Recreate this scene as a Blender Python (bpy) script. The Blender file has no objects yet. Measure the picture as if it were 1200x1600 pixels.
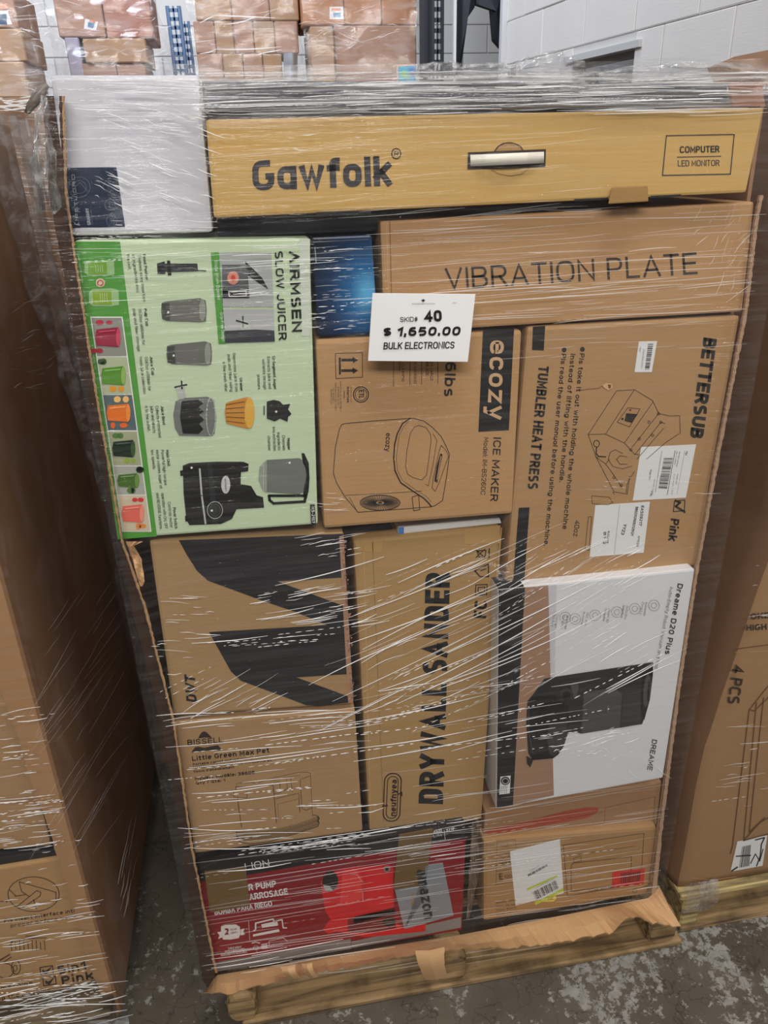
import bpy, bmesh, math, random
from mathutils import Vector, noise
random.seed(7)
# ------------------------------------------------------------------ camera
CAM = Vector((0.0, -1.14, 1.70))
FPX = 1200.0
PITCH, YAW, ROLL = math.radians(24.8), math.radians(9.05), math.radians(1.72)
f0 = Vector((math.sin(YAW), math.cos(YAW), 0)); ZZ = Vector((0, 0, 1))
FWD = f0*math.cos(PITCH) - ZZ*math.sin(PITCH)
U0 = f0*math.sin(PITCH) + ZZ*math.cos(PITCH)
R0 = Vector((math.cos(YAW), -math.sin(YAW), 0))
RGT = R0*math.cos(ROLL) - U0*math.sin(ROLL)
UPV = U0*math.cos(ROLL) + R0*math.sin(ROLL)
scn = bpy.context.scene
COL = scn.collection
cd = bpy.data.cameras.new('camera'); cam = bpy.data.objects.new('camera', cd); COL.objects.link(cam)
cd.sensor_fit = 'HORIZONTAL'; cd.sensor_width = 36; cd.lens = 36; cd.clip_start = 0.02
from mathutils import Matrix
mw = Matrix((RGT, UPV, -FWD)).transposed().to_4x4(); mw.translation = CAM
cam.matrix_world = mw
scn.camera = cam
# ------------------------------------------------------------------ world, lamps, exposure
w = bpy.data.worlds.new('world'); scn.world = w; w.use_nodes = True
w.node_tree.nodes['Background'].inputs[0].default_value = (0.80, 0.86, 1.0, 1)
w.node_tree.nodes['Background'].inputs[1].default_value = 0.07
def lamp(name, loc, target, sx, sy, power, col):
    l = bpy.data.lights.new(name, 'AREA'); l.shape = 'RECTANGLE'; l.size = sx; l.size_y = sy
    l.energy = power; l.color = col
    o = bpy.data.objects.new(name, l); COL.objects.link(o); o.location = loc
    o.rotation_euler = (Vector(target)-Vector(loc)).to_track_quat('-Z', 'Y').to_euler()
    return o
lamp('ceiling_lamp', (-0.3, -3.4, 3.9), (0.2, 0, 1.0), 3.2, 0.7, 120, (1.0, 0.965, 0.92))
lamp('ceiling_lamp', (0.9, -1.2, 4.8), (0.6, 0.3, 0), 2.4, 0.5, 66, (1.0, 0.97, 0.93))
lamp('ceiling_lamp', (-2.2, 2.2, 4.4), (-0.8, 5.2, 2.3), 1.8, 1.0, 150, (0.80, 0.86, 1.0))
lamp('ceiling_lamp', (1.0, 2.0, 4.5), (1.1, 4.4, 2.3), 1.6, 0.8, 42, (0.95, 0.97, 1.0))
scn.view_settings.view_transform = 'Standard'; scn.view_settings.look = 'None'
scn.view_settings.gamma = 1; scn.view_settings.use_curve_mapping = False
scn.view_settings.exposure = 0.0

# ------------------------------------------------------------------ geometry helpers
def ray(x, y): return FWD + RGT*((x-600)/FPX) - UPV*((y-800)/FPX)
def onP(x, y, n, c):
    d = ray(x, y); n = Vector(n); return CAM + d*((c - n.dot(CAM))/n.dot(d))
def onY(x, y, v): return onP(x, y, (0, 1, 0), v)
def onX(x, y, v): return onP(x, y, (1, 0, 0), v)
def onZ(x, y, v): return onP(x, y, (0, 0, 1), v)
def rootof(o): return o.location if o.parent is None else rootof(o.parent)
def mesh(name, V, F, mat, parent=None, base=None, smooth=False, label=None, cat=None, group=None, kind=None):
    V = [Vector(v) for v in V]
    if parent is not None: b = rootof(parent)
    elif base is not None: b = Vector(base)
    else:
        b = Vector((sum(v.x for v in V)/len(V), sum(v.y for v in V)/len(V), min(v.z for v in V)))
    me = bpy.data.meshes.new(name)
    me.from_pydata([v-b for v in V], [], F); me.update()
    if smooth:
        for p in me.polygons: p.use_smooth = True
    if isinstance(mat, (list, tuple)):
        for m in mat: me.materials.append(m)
    elif mat: me.materials.append(mat)
    o = bpy.data.objects.new(name, me); COL.objects.link(o)
    if parent is not None: o.parent = parent
    else: o.location = b
    tag(o, label, cat, group, kind)
    return o
def tag(o, label=None, cat=None, group=None, kind=None):
    if label: o['label'] = label
    if cat: o['category'] = cat
    if group: o['group'] = group
    if kind: o['kind'] = kind
    return o
def empty(name, loc, label=None, cat=None, group=None, kind=None):
    o = bpy.data.objects.new(name, None); COL.objects.link(o); o.location = loc; o.empty_display_size = .1
    return tag(o, label, cat, group, kind)
def hexa(P, Q):   # two matching quads
    V = list(P)+list(Q)
    F = [(0, 1, 2, 3), (7, 6, 5, 4), (0, 4, 5, 1), (1, 5, 6, 2), (2, 6, 7, 3), (3, 7, 4, 0)]
    return V, F
def bev(V, F, r=.004, seg=2):
    bm = bmesh.new(); vs = [bm.verts.new(v) for v in V]
    for f in F: bm.faces.new([vs[i] for i in f])
    bmesh.ops.recalc_face_normals(bm, faces=bm.faces)
    bmesh.ops.bevel(bm, geom=list(bm.edges), offset=r, segments=seg, affect='EDGES', profile=.6)
    bm.verts.index_update()
    V2 = [v.co.copy() for v in bm.verts]; F2 = [[v.index for v in f.verts] for f in bm.faces]
    bm.free(); return V2, F2
def cub(x0, y0, z0, x1, y1, z1):
    P = [Vector((x0, y0, z1)), Vector((x1, y0, z1)), Vector((x1, y0, z0)), Vector((x0, y0, z0))]
    Q = [v+Vector((0, y1-y0, 0)) for v in P]
    return hexa(P, Q)
def tube(pts, r, n=8, closed=False):
    V, F = [], []
    pts = [Vector(p) for p in pts]; m = len(pts)
    for i, p in enumerate(pts):
        t = (pts[min(i+1, m-1)]-pts[max(i-1, 0)]).normalized()
        a = t.cross(Vector((0, 0, 1)));
        if a.length < .05: a = t.cross(Vector((1, 0, 0)))
        a.normalize(); b = t.cross(a)
        rr = r[i] if isinstance(r, (list, tuple)) else r
        for k in range(n):
            an = 2*math.pi*k/n; V.append(p+a*math.cos(an)*rr+b*math.sin(an)*rr)
    for i in range(m-1):
        for k in range(n):
            F.append((i*n+k, i*n+(k+1) % n, (i+1)*n+(k+1) % n, (i+1)*n+k))
    F.append(tuple(range(n))[::-1]); F.append(tuple((m-1)*n+k for k in range(n)))
    return V, F
class Acc:
    def __init__(s): s.V = []; s.F = []
    def add(s, V, F):
        o = len(s.V); s.V += list(V); s.F += [tuple(i+o for i in f) for f in F]
    def make(s, *a, **k): return mesh(a[0], s.V, s.F, *a[1:], **k)

# ------------------------------------------------------------------ materials
def srgb(r, g, b):
    f = lambda c: (c/255/12.92) if c/255 <= .04045 else ((c/255+.055)/1.055)**2.4
    return (f(r), f(g), f(b), 1)
MATS = {}
def nmat(name):
    m = bpy.data.materials.new(name); m.use_nodes = True; nt = m.node_tree
    return m, nt, nt.nodes, nt.links, nt.nodes['Principled BSDF']
def plain(r, g, b, rough=.6, name=None, metal=0, spec=.5):
    k = (r, g, b, rough, metal, spec)
    if k in MATS: return MATS[k]
    m, nt, N, L, bs = nmat(name or 'print_%d_%d_%d' % (r, g, b))
    bs.inputs['Base Color'].default_value = srgb(r, g, b); bs.inputs['Roughness'].default_value = rough
    bs.inputs['Metallic'].default_value = metal
    if 'Specular IOR Level' in bs.inputs: bs.inputs['Specular IOR Level'].default_value = spec
    MATS[k] = m; return m
def card(name, r, g, b, var=.16, fine=.35, flute=(0, 0, 1), rough=.72, bump=.12):
    """paper board: blotchy tone, drawn-out fibres, faint corrugation lines"""
    if name in MATS: return MATS[name]
    m, nt, N, L, bs = nmat(name)
    tc = N.new('ShaderNodeTexCoord')
    n1 = N.new('ShaderNodeTexNoise'); n1.inputs['Scale'].default_value = 5; n1.inputs['Detail'].default_value = 4
    mp = N.new('ShaderNodeMapping'); mp.inputs['Scale'].default_value = (18, 18, 260)
    n2 = N.new('ShaderNodeTexNoise'); n2.inputs['Scale'].default_value = 1.0; n2.inputs['Detail'].default_value = 3
    n3 = N.new('ShaderNodeTexNoise'); n3.inputs['Scale'].default_value = 320; n3.inputs['Detail'].default_value = 2
    L.new(tc.outputs['Object'], n1.inputs['Vector']); L.new(tc.outputs['Object'], mp.inputs['Vector'])
    L.new(mp.outputs[0], n2.inputs['Vector']); L.new(tc.outputs['Object'], n3.inputs['Vector'])
    a = N.new('ShaderNodeMath'); a.operation = 'MULTIPLY_ADD'; a.inputs[1].default_value = var; a.inputs[2].default_value = 1-var/2
    L.new(n1.outputs['Fac'], a.inputs[0])
    b2 = N.new('ShaderNodeMath'); b2.operation = 'MULTIPLY_ADD'; b2.inputs[1].default_value = fine*.5; b2.inputs[2].default_value = 1-fine*.25
    L.new(n2.outputs['Fac'], b2.inputs[0])
    c2 = N.new('ShaderNodeMath'); c2.operation = 'MULTIPLY_ADD'; c2.inputs[1].default_value = fine*.4; c2.inputs[2].default_value = 1-fine*.2
    L.new(n3.outputs['Fac'], c2.inputs[0])
    m1 = N.new('ShaderNodeMath'); m1.operation = 'MULTIPLY'; L.new(a.outputs[0], m1.inputs[0]); L.new(b2.outputs[0], m1.inputs[1])
    m2 = N.new('ShaderNodeMath'); m2.operation = 'MULTIPLY'; L.new(m1.outputs[0], m2.inputs[0]); L.new(c2.outputs[0], m2.inputs[1])
    mx = N.new('ShaderNodeVectorMath'); mx.operation = 'SCALE'; mx.inputs[0].default_value = srgb(r, g, b)[:3]
    L.new(m2.outputs[0], mx.inputs['Scale']); L.new(mx.outputs[0], bs.inputs['Base Color'])
    bp = N.new('ShaderNodeBump'); bp.inputs['Strength'].default_value = bump; bp.inputs['Distance'].default_value = .002
    L.new(n2.outputs['Fac'], bp.inputs['Height']); L.new(bp.outputs[0], bs.inputs['Normal'])
    bs.inputs['Roughness'].default_value = rough
    MATS[name] = m; return m
def film_mat(name, tint, haze, gloss, wr_scale, rough=.1, bump=.6, hazevar=.5):
    """clear stretch film: see-through, glossy, hazy where it is stretched in several layers"""
    m, nt, N, L, bs = nmat(name); N.remove(bs); out = N['Material Output']
    tc = N.new('ShaderNodeTexCoord'); mp = N.new('ShaderNodeMapping'); mp.inputs['Scale'].default_value = wr_scale
    L.new(tc.outputs['Object'], mp.inputs['Vector'])
    n1 = N.new('ShaderNodeTexNoise'); n1.inputs['Scale'].default_value = 1; n1.inputs['Detail'].default_value = 5; n1.inputs['Roughness'].default_value = .6
    n1.inputs['Distortion'].default_value = .4
    L.new(mp.outputs[0], n1.inputs['Vector'])
    bp = N.new('ShaderNodeBump'); bp.inputs['Strength'].default_value = bump; bp.inputs['Distance'].default_value = .004
    L.new(n1.outputs['Fac'], bp.inputs['Height'])
    tr = N.new('ShaderNodeBsdfTransparent'); tr.inputs[0].default_value = (tint, tint, tint, 1)
    gl = N.new('ShaderNodeBsdfGlossy'); gl.inputs['Roughness'].default_value = rough; L.new(bp.outputs[0], gl.inputs['Normal'])
    df = N.new('ShaderNodeBsdfDiffuse'); df.inputs[0].default_value = (.8, .8, .82, 1)
    rp = N.new('ShaderNodeMapRange'); rp.inputs['From Min'].default_value = .45; rp.inputs['From Max'].default_value = .75
    rp.inputs['To Min'].default_value = haze*(1-hazevar); rp.inputs['To Max'].default_value = haze*(1+3*hazevar)
    L.new(n1.outputs['Fac'], rp.inputs['Value'])
    x1 = N.new('ShaderNodeMixShader'); L.new(rp.outputs[0], x1.inputs[0]); L.new(tr.outputs[0], x1.inputs[1]); L.new(df.outputs[0], x1.inputs[2])
    x2 = N.new('ShaderNodeMixShader'); x2.inputs[0].default_value = gloss; L.new(x1.outputs[0], x2.inputs[1]); L.new(gl.outputs[0], x2.inputs[2])
    L.new(x2.outputs[0], out.inputs['Surface'])
    return m
def crease_mat(name, alpha, rough=.16):
    m, nt, N, L, bs = nmat(name)
    bs.inputs['Base Color'].default_value = (.98, .98, .98, 1); bs.inputs['Roughness'].default_value = rough  # near-white base paints lamp glints along creases of clear film
    bs.inputs['Alpha'].default_value = alpha
    return m
FILM = film_mat('stretch_film', .98, .022, .045, (5, 5, 110), bump=.8)
FILM_CLR = film_mat('stretch_film_clear', .985, .006, .03, (5, 5, 60), bump=.8)
FILM_SIDE = film_mat('stretch_film_pleated', .97, .05, .05, (40, 12, 9), bump=1.0)
FILM_THICK = film_mat('stretch_film_gathered', .93, .16, .14, (30, 30, 40), bump=1.0, hazevar=.6)
FILM_BACK = film_mat('stretch_film_back', .97, .10, .06, (6, 6, 22), bump=1.0, hazevar=.7)
CREASE = crease_mat('film_crease', .85); CREASE_F = crease_mat('crease_glint_faint', .26); CREASE_M = crease_mat('crease_glint_mid', .5)
KRAFT = card('kraft_board', 184, 142, 96)
INK = plain(28, 27, 28, .55, 'black_ink')
INKF = plain(84, 60, 38, .6, 'thin_ink')
WHITE = plain(232, 232, 230, .5, 'white_paper')
def wood(name, r, g, b):
    """rough-sawn timber: long grain, dark streaks, faint knots"""
    m, nt, N, L, bs = nmat(name); tc = N.new('ShaderNodeTexCoord')
    mp = N.new('ShaderNodeMapping'); mp.inputs['Scale'].default_value = (2.2, 34, 40); L.new(tc.outputs['Object'], mp.inputs['Vector'])
    n1 = N.new('ShaderNodeTexNoise'); n1.inputs['Scale'].default_value = 1.6; n1.inputs['Detail'].default_value = 7; n1.inputs['Distortion'].default_value = .6; L.new(mp.outputs[0], n1.inputs['Vector'])
    n2 = N.new('ShaderNodeTexNoise'); n2.inputs['Scale'].default_value = 14; n2.inputs['Detail'].default_value = 6; L.new(tc.outputs['Object'], n2.inputs['Vector'])
    r1 = N.new('ShaderNodeValToRGB'); e = r1.color_ramp.elements; e[0].position = .33; e[1].position = .66; e[0].color = srgb(r*.52, g*.5, b*.48); e[1].color = srgb(min(255, r*1.12), min(255, g*1.12), min(255, b*1.1)); x = e.new(.48); x.color = srgb(r*.92, g*.92, b*.9); L.new(n1.outputs['Fac'], r1.inputs[0])
    r2 = N.new('ShaderNodeValToRGB'); e = r2.color_ramp.elements; e[0].position = .36; e[1].position = .52; e[0].color = (.28, .26, .24, 1); e[1].color = (1, 1, 1, 1); L.new(n2.outputs['Fac'], r2.inputs[0])
    mu = N.new('ShaderNodeMix'); mu.data_type = 'RGBA'; mu.blend_type = 'MULTIPLY'; mu.inputs[0].default_value = .6; L.new(r1.outputs[0], mu.inputs[6]); L.new(r2.outputs[0], mu.inputs[7]); L.new(mu.outputs[2], bs.inputs['Base Color'])
    bs.inputs['Roughness'].default_value = .8; bp = N.new('ShaderNodeBump'); bp.inputs['Strength'].default_value = .5; bp.inputs['Distance'].default_value = .002; L.new(n1.outputs['Fac'], bp.inputs['Height']); L.new(bp.outputs[0], bs.inputs['Normal'])
    return m
WOOD = wood('pallet_wood', 172, 142, 102); WOOD2 = wood('pallet_wood_grey', 140, 120, 92)

# ------------------------------------------------------------------ printed art laid on a real plane
# a plain sans letter set drawn as pen strokes: (u, v[, 1 = rounded corner]) on a unit cell, several strokes per letter
_XH = .72
GL = {
'A': (.95, [[(0, 0), (.5, 1), (1, 0)], [(.18, .3), (.82, .3)]]), 'B': (.85, [[(0, 0), (0, 1), (.95, 1, 1), (.95, .53, 1), (0, .53)], [(0, .53), (1, .53, 1), (1, 0, 1), (0, 0)]]),
'C': (.9, [[(1, .72), (1, 1, 1), (0, 1, 1), (0, 0, 1), (1, 0, 1), (1, .28)]]), 'D': (.88, [[(0, 0), (0, 1), (1, 1, 1), (1, 0, 1), (0, 0)]]),
'E': (.75, [[(1, 1), (0, 1), (0, 0), (1, 0)], [(0, .52), (.9, .52)]]), 'F': (.72, [[(1, 1), (0, 1), (0, 0)], [(0, .5), (.85, .5)]]),
'G': (.95, [[(1, .74), (1, 1, 1), (0, 1, 1), (0, 0, 1), (1, 0, 1), (1, .46), (.55, .46)]]), 'H': (.88, [[(0, 0), (0, 1)], [(1, 0), (1, 1)], [(0, .52), (1, .52)]]),
'I': (0, [[(0, 0), (0, 1)]]), 'J': (.7, [[(1, 1), (1, 0, 1), (0, 0, 1), (0, .28)]]), 'K': (.88, [[(0, 0), (0, 1)], [(1, 1), (0, .38)], [(.34, .6), (1, 0)]]),
'L': (.7, [[(0, 1), (0, 0), (1, 0)]]), 'M': (1.05, [[(0, 0), (0, 1), (.5, .25), (1, 1), (1, 0)]]), 'N': (.9, [[(0, 0), (0, 1), (1, 0), (1, 1)]]),
'O': (.98, [[(.5, 1), (0, 1, 1), (0, 0, 1), (1, 0, 1), (1, 1, 1), (.5, 1)]]), 'P': (.82, [[(0, 0), (0, 1), (1, 1, 1), (1, .44, 1), (0, .44)]]),
'Q': (.98, [[(.5, 1), (0, 1, 1), (0, 0, 1), (1, 0, 1), (1, 1, 1), (.5, 1)], [(.6, .3), (1.05, -.08)]]), 'R': (.86, [[(0, 0), (0, 1), (.97, 1, 1), (.97, .46, 1), (0, .46)], [(.55, .46), (1, 0)]]),
'S': (.82, [[(1, .76), (1, 1, 1), (0, 1, 1), (0, .54, 1), (1, .48, 1), (1, 0, 1), (0, 0, 1), (0, .24)]]), 'T': (.82, [[(0, 1), (1, 1)], [(.5, 1), (.5, 0)]]),
'U': (.88, [[(0, 1), (0, 0, 1), (1, 0, 1), (1, 1)]]), 'V': (.92, [[(0, 1), (.5, 0), (1, 1)]]), 'W': (1.3, [[(0, 1), (.26, 0), (.5, .9), (.74, 0), (1, 1)]]),
'X': (.88, [[(0, 0), (1, 1)], [(0, 1), (1, 0)]]), 'Y': (.88, [[(0, 1), (.5, .46), (1, 1)], [(.5, .46), (.5, 0)]]), 'Z': (.82, [[(0, 1), (1, 1), (0, 0), (1, 0)]]),
'\u039b': (.95, [[(0, 0), (.5, 1), (1, 0)]]),
'0': (.78, [[(.5, 1), (0, 1, 1), (0, 0, 1), (1, 0, 1), (1, 1, 1), (.5, 1)]]), '1': (.4, [[(0, .76), (1, 1), (1, 0)]]), '2': (.78, [[(0, .7), (0, 1, 1), (1, 1, 1), (1, .56, 1), (0, 0), (1, 0)]]),
'3': (.78, [[(0, .78), (0, 1, 1), (1, 1, 1), (1, .54, 1), (.4, .54)], [(.4, .54), (1, .54, 1), (1, 0, 1), (0, 0, 1), (0, .22)]]), '4': (.82, [[(.74, 0), (.74, 1), (0, .28), (1, .28)]]),
'5': (.78, [[(.95, 1), (.08, 1), (0, .52), (1, .6, 1), (1, 0, 1), (0, 0, 1), (0, .22)]]), '6': (.78, [[(1, .82), (1, 1, 1), (0, 1, 1), (0, 0, 1), (1, 0, 1), (1, .6, 1), (0, .6, 1), (0, .3)]]),
'7': (.75, [[(0, 1), (1, 1), (.35, 0)]]), '8': (.78, [[(.5, 1), (.04, 1, 1), (.04, .54, 1), (.96, .54, 1), (.96, 1, 1), (.5, 1)], [(.5, .54), (0, .54, 1), (0, 0, 1), (1, 0, 1), (1, .54, 1), (.5, .54)]]),
'9': (.78, [[(0, .18), (0, 0, 1), (1, 0, 1), (1, 1, 1), (0, 1, 1), (0, .42, 1), (1, .42, 1), (1, .6)]]),
'a': (.72, [[(1, _XH), (1, 0)], [(1, .36), (1, _XH, 1), (0, _XH, 1), (0, 0, 1), (1, 0, 1), (1, .36)]]), 'b': (.74, [[(0, 1), (0, 0)], [(0, .36), (0, _XH, 1), (1, _XH, 1), (1, 0, 1), (0, 0, 1), (0, .36)]]),
'c': (.68, [[(1, .52), (1, _XH, 1), (0, _XH, 1), (0, 0, 1), (1, 0, 1), (1, .2)]]), 'd': (.74, [[(1, 1), (1, 0)], [(1, .36), (1, _XH, 1), (0, _XH, 1), (0, 0, 1), (1, 0, 1), (1, .36)]]),
'e': (.72, [[(0, .37), (1, .37), (1, _XH, 1), (0, _XH, 1), (0, 0, 1), (1, 0, 1), (1, .17)]]), 'f': (.42, [[(.4, 0), (.4, 1, 1), (1, 1)], [(0, .7), (.95, .7)]]),
'g': (.74, [[(1, _XH), (1, -.28, 1), (0, -.28, 1), (0, -.12)], [(1, .36), (1, _XH, 1), (0, _XH, 1), (0, 0, 1), (1, 0, 1), (1, .36)]]), 'h': (.7, [[(0, 0), (0, 1)], [(0, .5), (0, _XH, 1), (1, _XH, 1), (1, 0)]]),
'i': (0, [[(0, 0), (0, _XH)], [(0, .93), (0, 1.04)]]), 'j': (.2, [[(1, _XH), (1, -.28, 1), (0, -.28)], [(1, .93), (1, 1.04)]]), 'k': (.68, [[(0, 0), (0, 1)], [(1, _XH), (0, .26)], [(.36, .44), (1, 0)]]),
'l': (0, [[(0, 0), (0, 1)]]), 'm': (1.15, [[(0, 0), (0, _XH)], [(0, .5), (0, _XH, 1), (.5, _XH, 1), (.5, 0)], [(.5, .5), (.5, _XH, 1), (1, _XH, 1), (1, 0)]]),
'n': (.7, [[(0, 0), (0, _XH)], [(0, .5), (0, _XH, 1), (1, _XH, 1), (1, 0)]]), 'o': (.74, [[(.5, _XH), (0, _XH, 1), (0, 0, 1), (1, 0, 1), (1, _XH, 1), (.5, _XH)]]),
'p': (.74, [[(0, -.28), (0, _XH)], [(0, .36), (0, _XH, 1), (1, _XH, 1), (1, 0, 1), (0, 0, 1), (0, .36)]]), 'q': (.74, [[(1, -.28), (1, _XH)], [(1, .36), (1, _XH, 1), (0, _XH, 1), (0, 0, 1), (1, 0, 1), (1, .36)]]),
'r': (.4, [[(0, 0), (0, _XH)], [(0, .42), (0, _XH, 1), (1, _XH)]]), 's': (.64, [[(1, .56), (1, _XH, 1), (0, _XH, 1), (0, .38, 1), (1, .34, 1), (1, 0, 1), (0, 0, 1), (0, .16)]]),
't': (.42, [[(.4, .98), (.4, 0, 1), (1, 0)], [(0, _XH), (.95, _XH)]]), 'u': (.7, [[(0, _XH), (0, 0, 1), (1, 0, 1), (1, .3)], [(1, _XH), (1, 0)]]), 'v': (.72, [[(0, _XH), (.5, 0), (1, _XH)]]),
'w': (1.1, [[(0, _XH), (.26, 0), (.5, .66), (.74, 0), (1, _XH)]]), 'x': (.7, [[(0, 0), (1, _XH)], [(0, _XH), (1, 0)]]), 'y': (.72, [[(0, _XH), (.52, 0)], [(1, _XH), (.4, -.28), (.1, -.28)]]), 'z': (.66, [[(0, _XH), (1, _XH), (0, 0), (1, 0)]]),
'.': (0, [[(0, -.02), (0, .09)]]), ',': (0, [[(0, -.14), (0, .09)]]), ':': (0, [[(0, 0), (0, .1)], [(0, .5), (0, .6)]]), '/': (.4, [[(0, -.05), (1, 1.05)]]), '-': (.4, [[(0, .38), (1, .38)]]), "'": (0, [[(0, .8), (0, 1)]]),
'&': (.85, [[(1, 0), (.15, .8), (.2, 1, 1), (.7, 1, 1), (.7, .7), (0, .3), (0, 0, 1), (.7, 0, 1), (1, .4)]]), '#': (.75, [[(.2, 0), (.4, 1)], [(.6, 0), (.8, 1)], [(0, .33), (1, .33)], [(0, .67), (1, .67)]]),
'$': (.78, [[(1, .78), (1, .94, 1), (0, .94, 1), (0, .54, 1), (1, .48, 1), (1, .06, 1), (0, .06, 1), (0, .22)], [(.5, -.1), (.5, 1.1)]]),
'\u00e8': (.72, [[(0, .37), (1, .37), (1, _XH, 1), (0, _XH, 1), (0, 0, 1), (1, 0, 1), (1, .17)], [(.3, 1.05), (.6, .88)]]), '\u00e9': (.72, [[(0, .37), (1, .37), (1, _XH, 1), (0, _XH, 1), (0, 0, 1), (1, 0, 1), (1, .17)], [(.7, 1.05), (.4, .88)]]),
}
GL['\u0251'] = (.78, [[(1, _XH), (1, 0)], [(1, .36), (1, _XH, 1), (0, _XH, 1), (0, 0, 1), (1, 0, 1), (1, .36)]])
HEAVY = {'a': [[(.08, _XH), (1, _XH, 1), (1, 0)], [(1, .4), (0, .4, 1), (0, 0, 1), (1, 0)]], 'i': [[(0, 0), (0, .56)], [(0, 1.08), (0, 1.085)]], 'S': [[(.95, 1), (0, 1, 1), (0, .54, 1), (1, .48, 1), (1, 0, 1), (.05, 0)]], 's': [[(.95, _XH), (0, _XH, 1), (0, .38, 1), (1, .34, 1), (1, 0, 1), (.05, 0)]],
'e': [[(.1, .36), (1, .36), (1, _XH, 1), (0, _XH, 1), (0, 0, 1), (.9, 0)]], 'c': [[(.9, _XH), (0, _XH, 1), (0, 0, 1), (.9, 0)]], 'C': [[(1, .84), (1, 1, 1), (0, 1, 1), (0, 0, 1), (1, 0, 1), (1, .16)]],
'G': [[(.95, 1), (0, 1, 1), (0, 0, 1), (1, 0, 1), (1, .45), (.62, .45)]], '5': [[(.95, 1), (.08, 1), (0, .55), (1, .6, 1), (1, 0, 1), (.05, 0)]], '6': [[(.9, 1), (0, 1, 1), (0, 0, 1), (1, 0, 1), (1, .58, 1), (.1, .58)]],
'$': [[(.95, .9), (0, .9, 1), (0, .54, 1), (1, .48, 1), (1, .1, 1), (.05, .1)], [(.5, -.08), (.5, 1.08)]], '2': [[(.05, 1), (1, 1, 1), (1, .56, 1), (0, 0), (1, 0)]]}
NOEXT = set('CGScesaJ$2356069g')
def rounded(P, r, n=4):
    """cut the corners flagged 1 with a short curve of radius r"""
    out = [P[0][:2]]
    for i in range(1, len(P)-1):
        p = P[i]
        if len(p) < 3: out.append(p[:2]); continue
        a, b = P[i-1], P[i+1]; la = math.hypot(a[0]-p[0], a[1]-p[1]) or 1e-6; lb_ = math.hypot(b[0]-p[0], b[1]-p[1]) or 1e-6
        ra = min(r, la*(.5 if len(a) > 2 else 1)); rb = min(r, lb_*(.5 if len(b) > 2 else 1))
        s0 = (p[0]+(a[0]-p[0])/la*ra, p[1]+(a[1]-p[1])/la*ra); s1 = (p[0]+(b[0]-p[0])/lb_*rb, p[1]+(b[1]-p[1])/lb_*rb)
        for k in range(n+1):
            t = k/n; q = .08  # slightly fuller than a plain quadratic
            out.append(((1-t)**2*s0[0]+2*t*(1-t)*p[0]+t*t*s1[0], (1-t)**2*s0[1]+2*t*(1-t)*p[1]+t*t*s1[1]))
    out.append(P[-1][:2]); return out
def glyph_strokes(t, W, h, wt):
    """strokes of a whole word in a box W wide, h high; returns (stroke polylines, pen width)"""
    gap0 = .16+wt*1.0; adv = []; x = 0
    for ch in t:
        if ch == ' ': x += .42; adv.append(None); continue
        g = GL.get(ch) or GL['o']; w_ = g[0]*.74; adv.append((x, w_, HEAVY.get(ch, g[1]) if wt > .19 else g[1], ch in NOEXT)); x += w_+gap0
    x -= gap0; sx = (W-wt*h)/max(x, .01) if x > .01 else 1
    pen = min(wt*h, gap0*sx*.70) if len(t) > 1 else wt*h
    sx = (W-pen)/max(x, .01); S = []
    for a in adv:
        if a is None: continue
        for st in a[2]:
            P = [(pen/2+(a[0]+p[0]*a[1])*sx, pen/2+p[1]*(h-pen))+tuple(p[2:]) for p in st]
            S.append((rounded(P, min(.34*h, .5*max(a[1], .2)*sx) if any(len(p) > 2 for p in st) else 0), a[3]))
    return S, pen
SEP = {'tuck_slot', 'black_bar', 'gravel_picture', 'edge_tape', 'black_graphic', 'pump_picture', 'handling_symbol', 'printed_picture', 'shaded_panel', 'blue_stripe'}
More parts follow.
